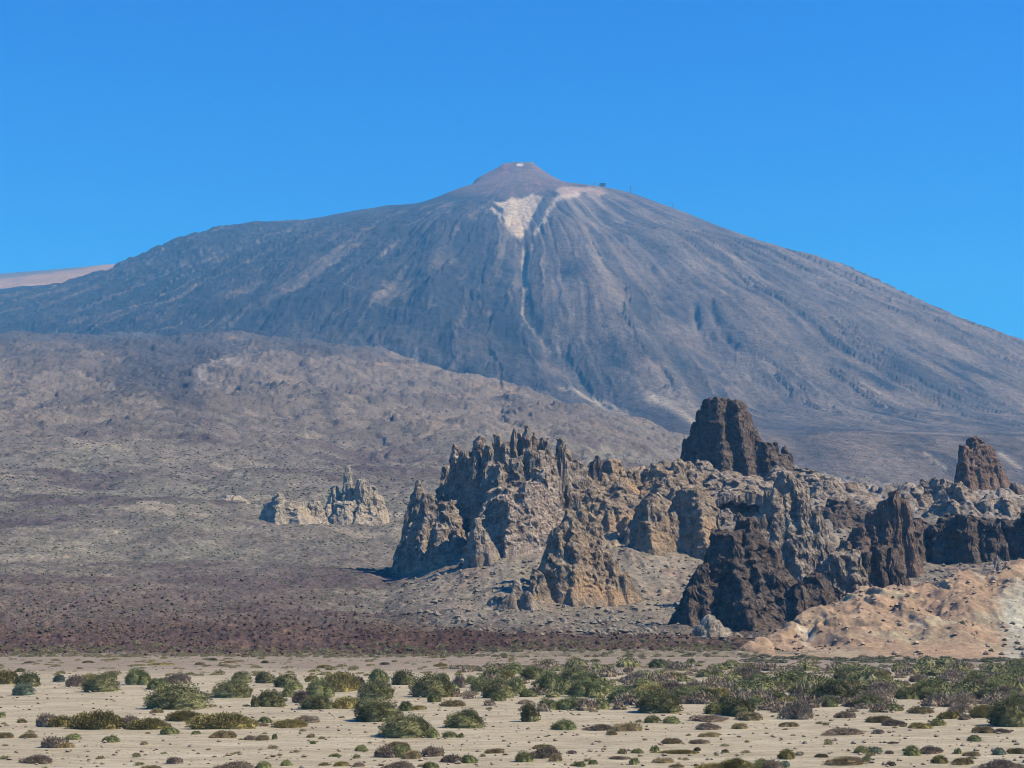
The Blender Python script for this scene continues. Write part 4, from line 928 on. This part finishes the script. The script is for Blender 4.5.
st = empty('cable_car_station', (x, y, z-3)); tag(st, 'tiny dark flat-roofed building on the skyline right of the summit cone', 'building')
mesh_obj('wall', *boxm([(-9,9,-6,6,0,13),(-11,-9,-4,4,0,9)]), M_BLD, st); mesh_obj('roof', *boxm([(-10,10,-7,7,13,14.5),(-12,-9.2,-5,5,9,10)]), M_ROOF, st)
for k in range(3): mesh_obj('window', *boxm([(-7+5*k,-3.5+5*k,-6.2,-6.02,5,9)]), M_WIN, st)
for px, h, lb in ((598, 12, 'short steel post on the skyline just left of the tiny building'), (636, 26, 'tall thin steel mast on the skyline right of the tiny building'), (680, 16, 'small cableway pylon lower down the right-hand skyline')):
    x, y, z = crest_at(px); ms = empty('steel_mast', (x, y, z-4)); tag(ms, lb, 'mast', 'masts on the volcano skyline')
    mesh_obj('pole', *boxm([(-1.1,1.1,-1.1,1.1,0,h+4)]), M_STEEL, ms); mesh_obj('crossarm', *boxm([(-4.5,4.5,-.8,.8,h+1.2,h+2.6),(-3,3,-.8,.8,h-4,h-3)]), M_STEEL, ms)

# ------------------------------------------------------------------ haze
v, f = boxm([(-10600,10600,-10600,10600,-420,2100)])
hz_m = bpy.data.materials.new('haze'); hz_m.use_nodes = True; nt = hz_m.node_tree; nt.nodes.clear()
out = nt.nodes.new('ShaderNodeOutputMaterial'); pv = nt.nodes.new('ShaderNodeVolumePrincipled')
HD = 1.0e-4
pv.inputs['Density'].default_value = HD; pv.inputs['Color'].default_value = (.11,.45,1.0,1); pv.inputs['Absorption Color'].default_value = (1,1,1,1); pv.inputs['Anisotropy'].default_value = .0
nt.links.new(pv.outputs[0], out.inputs['Volume'])
tag(mesh_obj('haze', v, f, hz_m), kind='stuff')

# ------------------------------------------------------------------ light, sky, camera
SUN_AZ, SUN_EL = 101.0, 46.0      # degrees clockwise from the view direction (+Y), above the horizon
w = bpy.data.worlds.new('World'); SC.world = w; w.use_nodes = True; nt = w.node_tree
bg = nt.nodes['Background']; sky = nt.nodes.new('ShaderNodeTexSky'); sky.sky_type = 'NISHITA'; sky.sun_disc = False
sky.sun_elevation = R(SUN_EL); sky.sun_rotation = R(SUN_AZ); sky.altitude = 2200; sky.air_density = 1.0; sky.dust_density = 0; sky.ozone_density = 8
hs = nt.nodes.new('ShaderNodeMix'); hs.data_type = 'RGBA'; hs.blend_type = 'MULTIPLY'; hs.inputs[0].default_value = 1.0; hs.inputs[7].default_value = (.03,.635,1.40,1)
nt.links.new(sky.outputs[0], hs.inputs[6]); nt.links.new(hs.outputs[2], bg.inputs[0]); bg.inputs[1].default_value = .11
sl = bpy.data.lights.new('sun', 'SUN'); sl.energy = 5.0; sl.angle = R(.5); sl.color = (1, .965, .83)
so = bpy.data.objects.new('sun', sl); COL.objects.link(so)
from mathutils import Vector
a, e = R(SUN_AZ), R(SUN_EL); d = Vector((math.sin(a)*math.cos(e), math.cos(a)*math.cos(e), math.sin(e)))
so.rotation_euler = d.to_track_quat('Z', 'Y').to_euler(); so.location = d*300
cam = bpy.data.cameras.new('camera'); co_ = bpy.data.objects.new('camera', cam); COL.objects.link(co_)
co_.location = (0, 0, CH); co_.rotation_euler = (R(90)+PITCH, 0, 0); cam.sensor_width = 36; cam.lens = 36*F/1024; cam.clip_start = .5; cam.clip_end = 60000
SC.camera = co_
SC.view_settings.view_transform = 'Standard'; SC.view_settings.look = 'None'; SC.view_settings.exposure = .62; SC.view_settings.gamma = 1; SC.view_settings.use_curve_mapping = False
SC.cycles.volume_bounces = 0; SC.cycles.max_bounces = 4; SC.cycles.diffuse_bounces = 2; SC.cycles.use_adaptive_sampling = True; SC.cycles.use_denoising = True; SC.cycles.pixel_filter_type = 'BLACKMAN_HARRIS'; SC.cycles.filter_width = 1.0
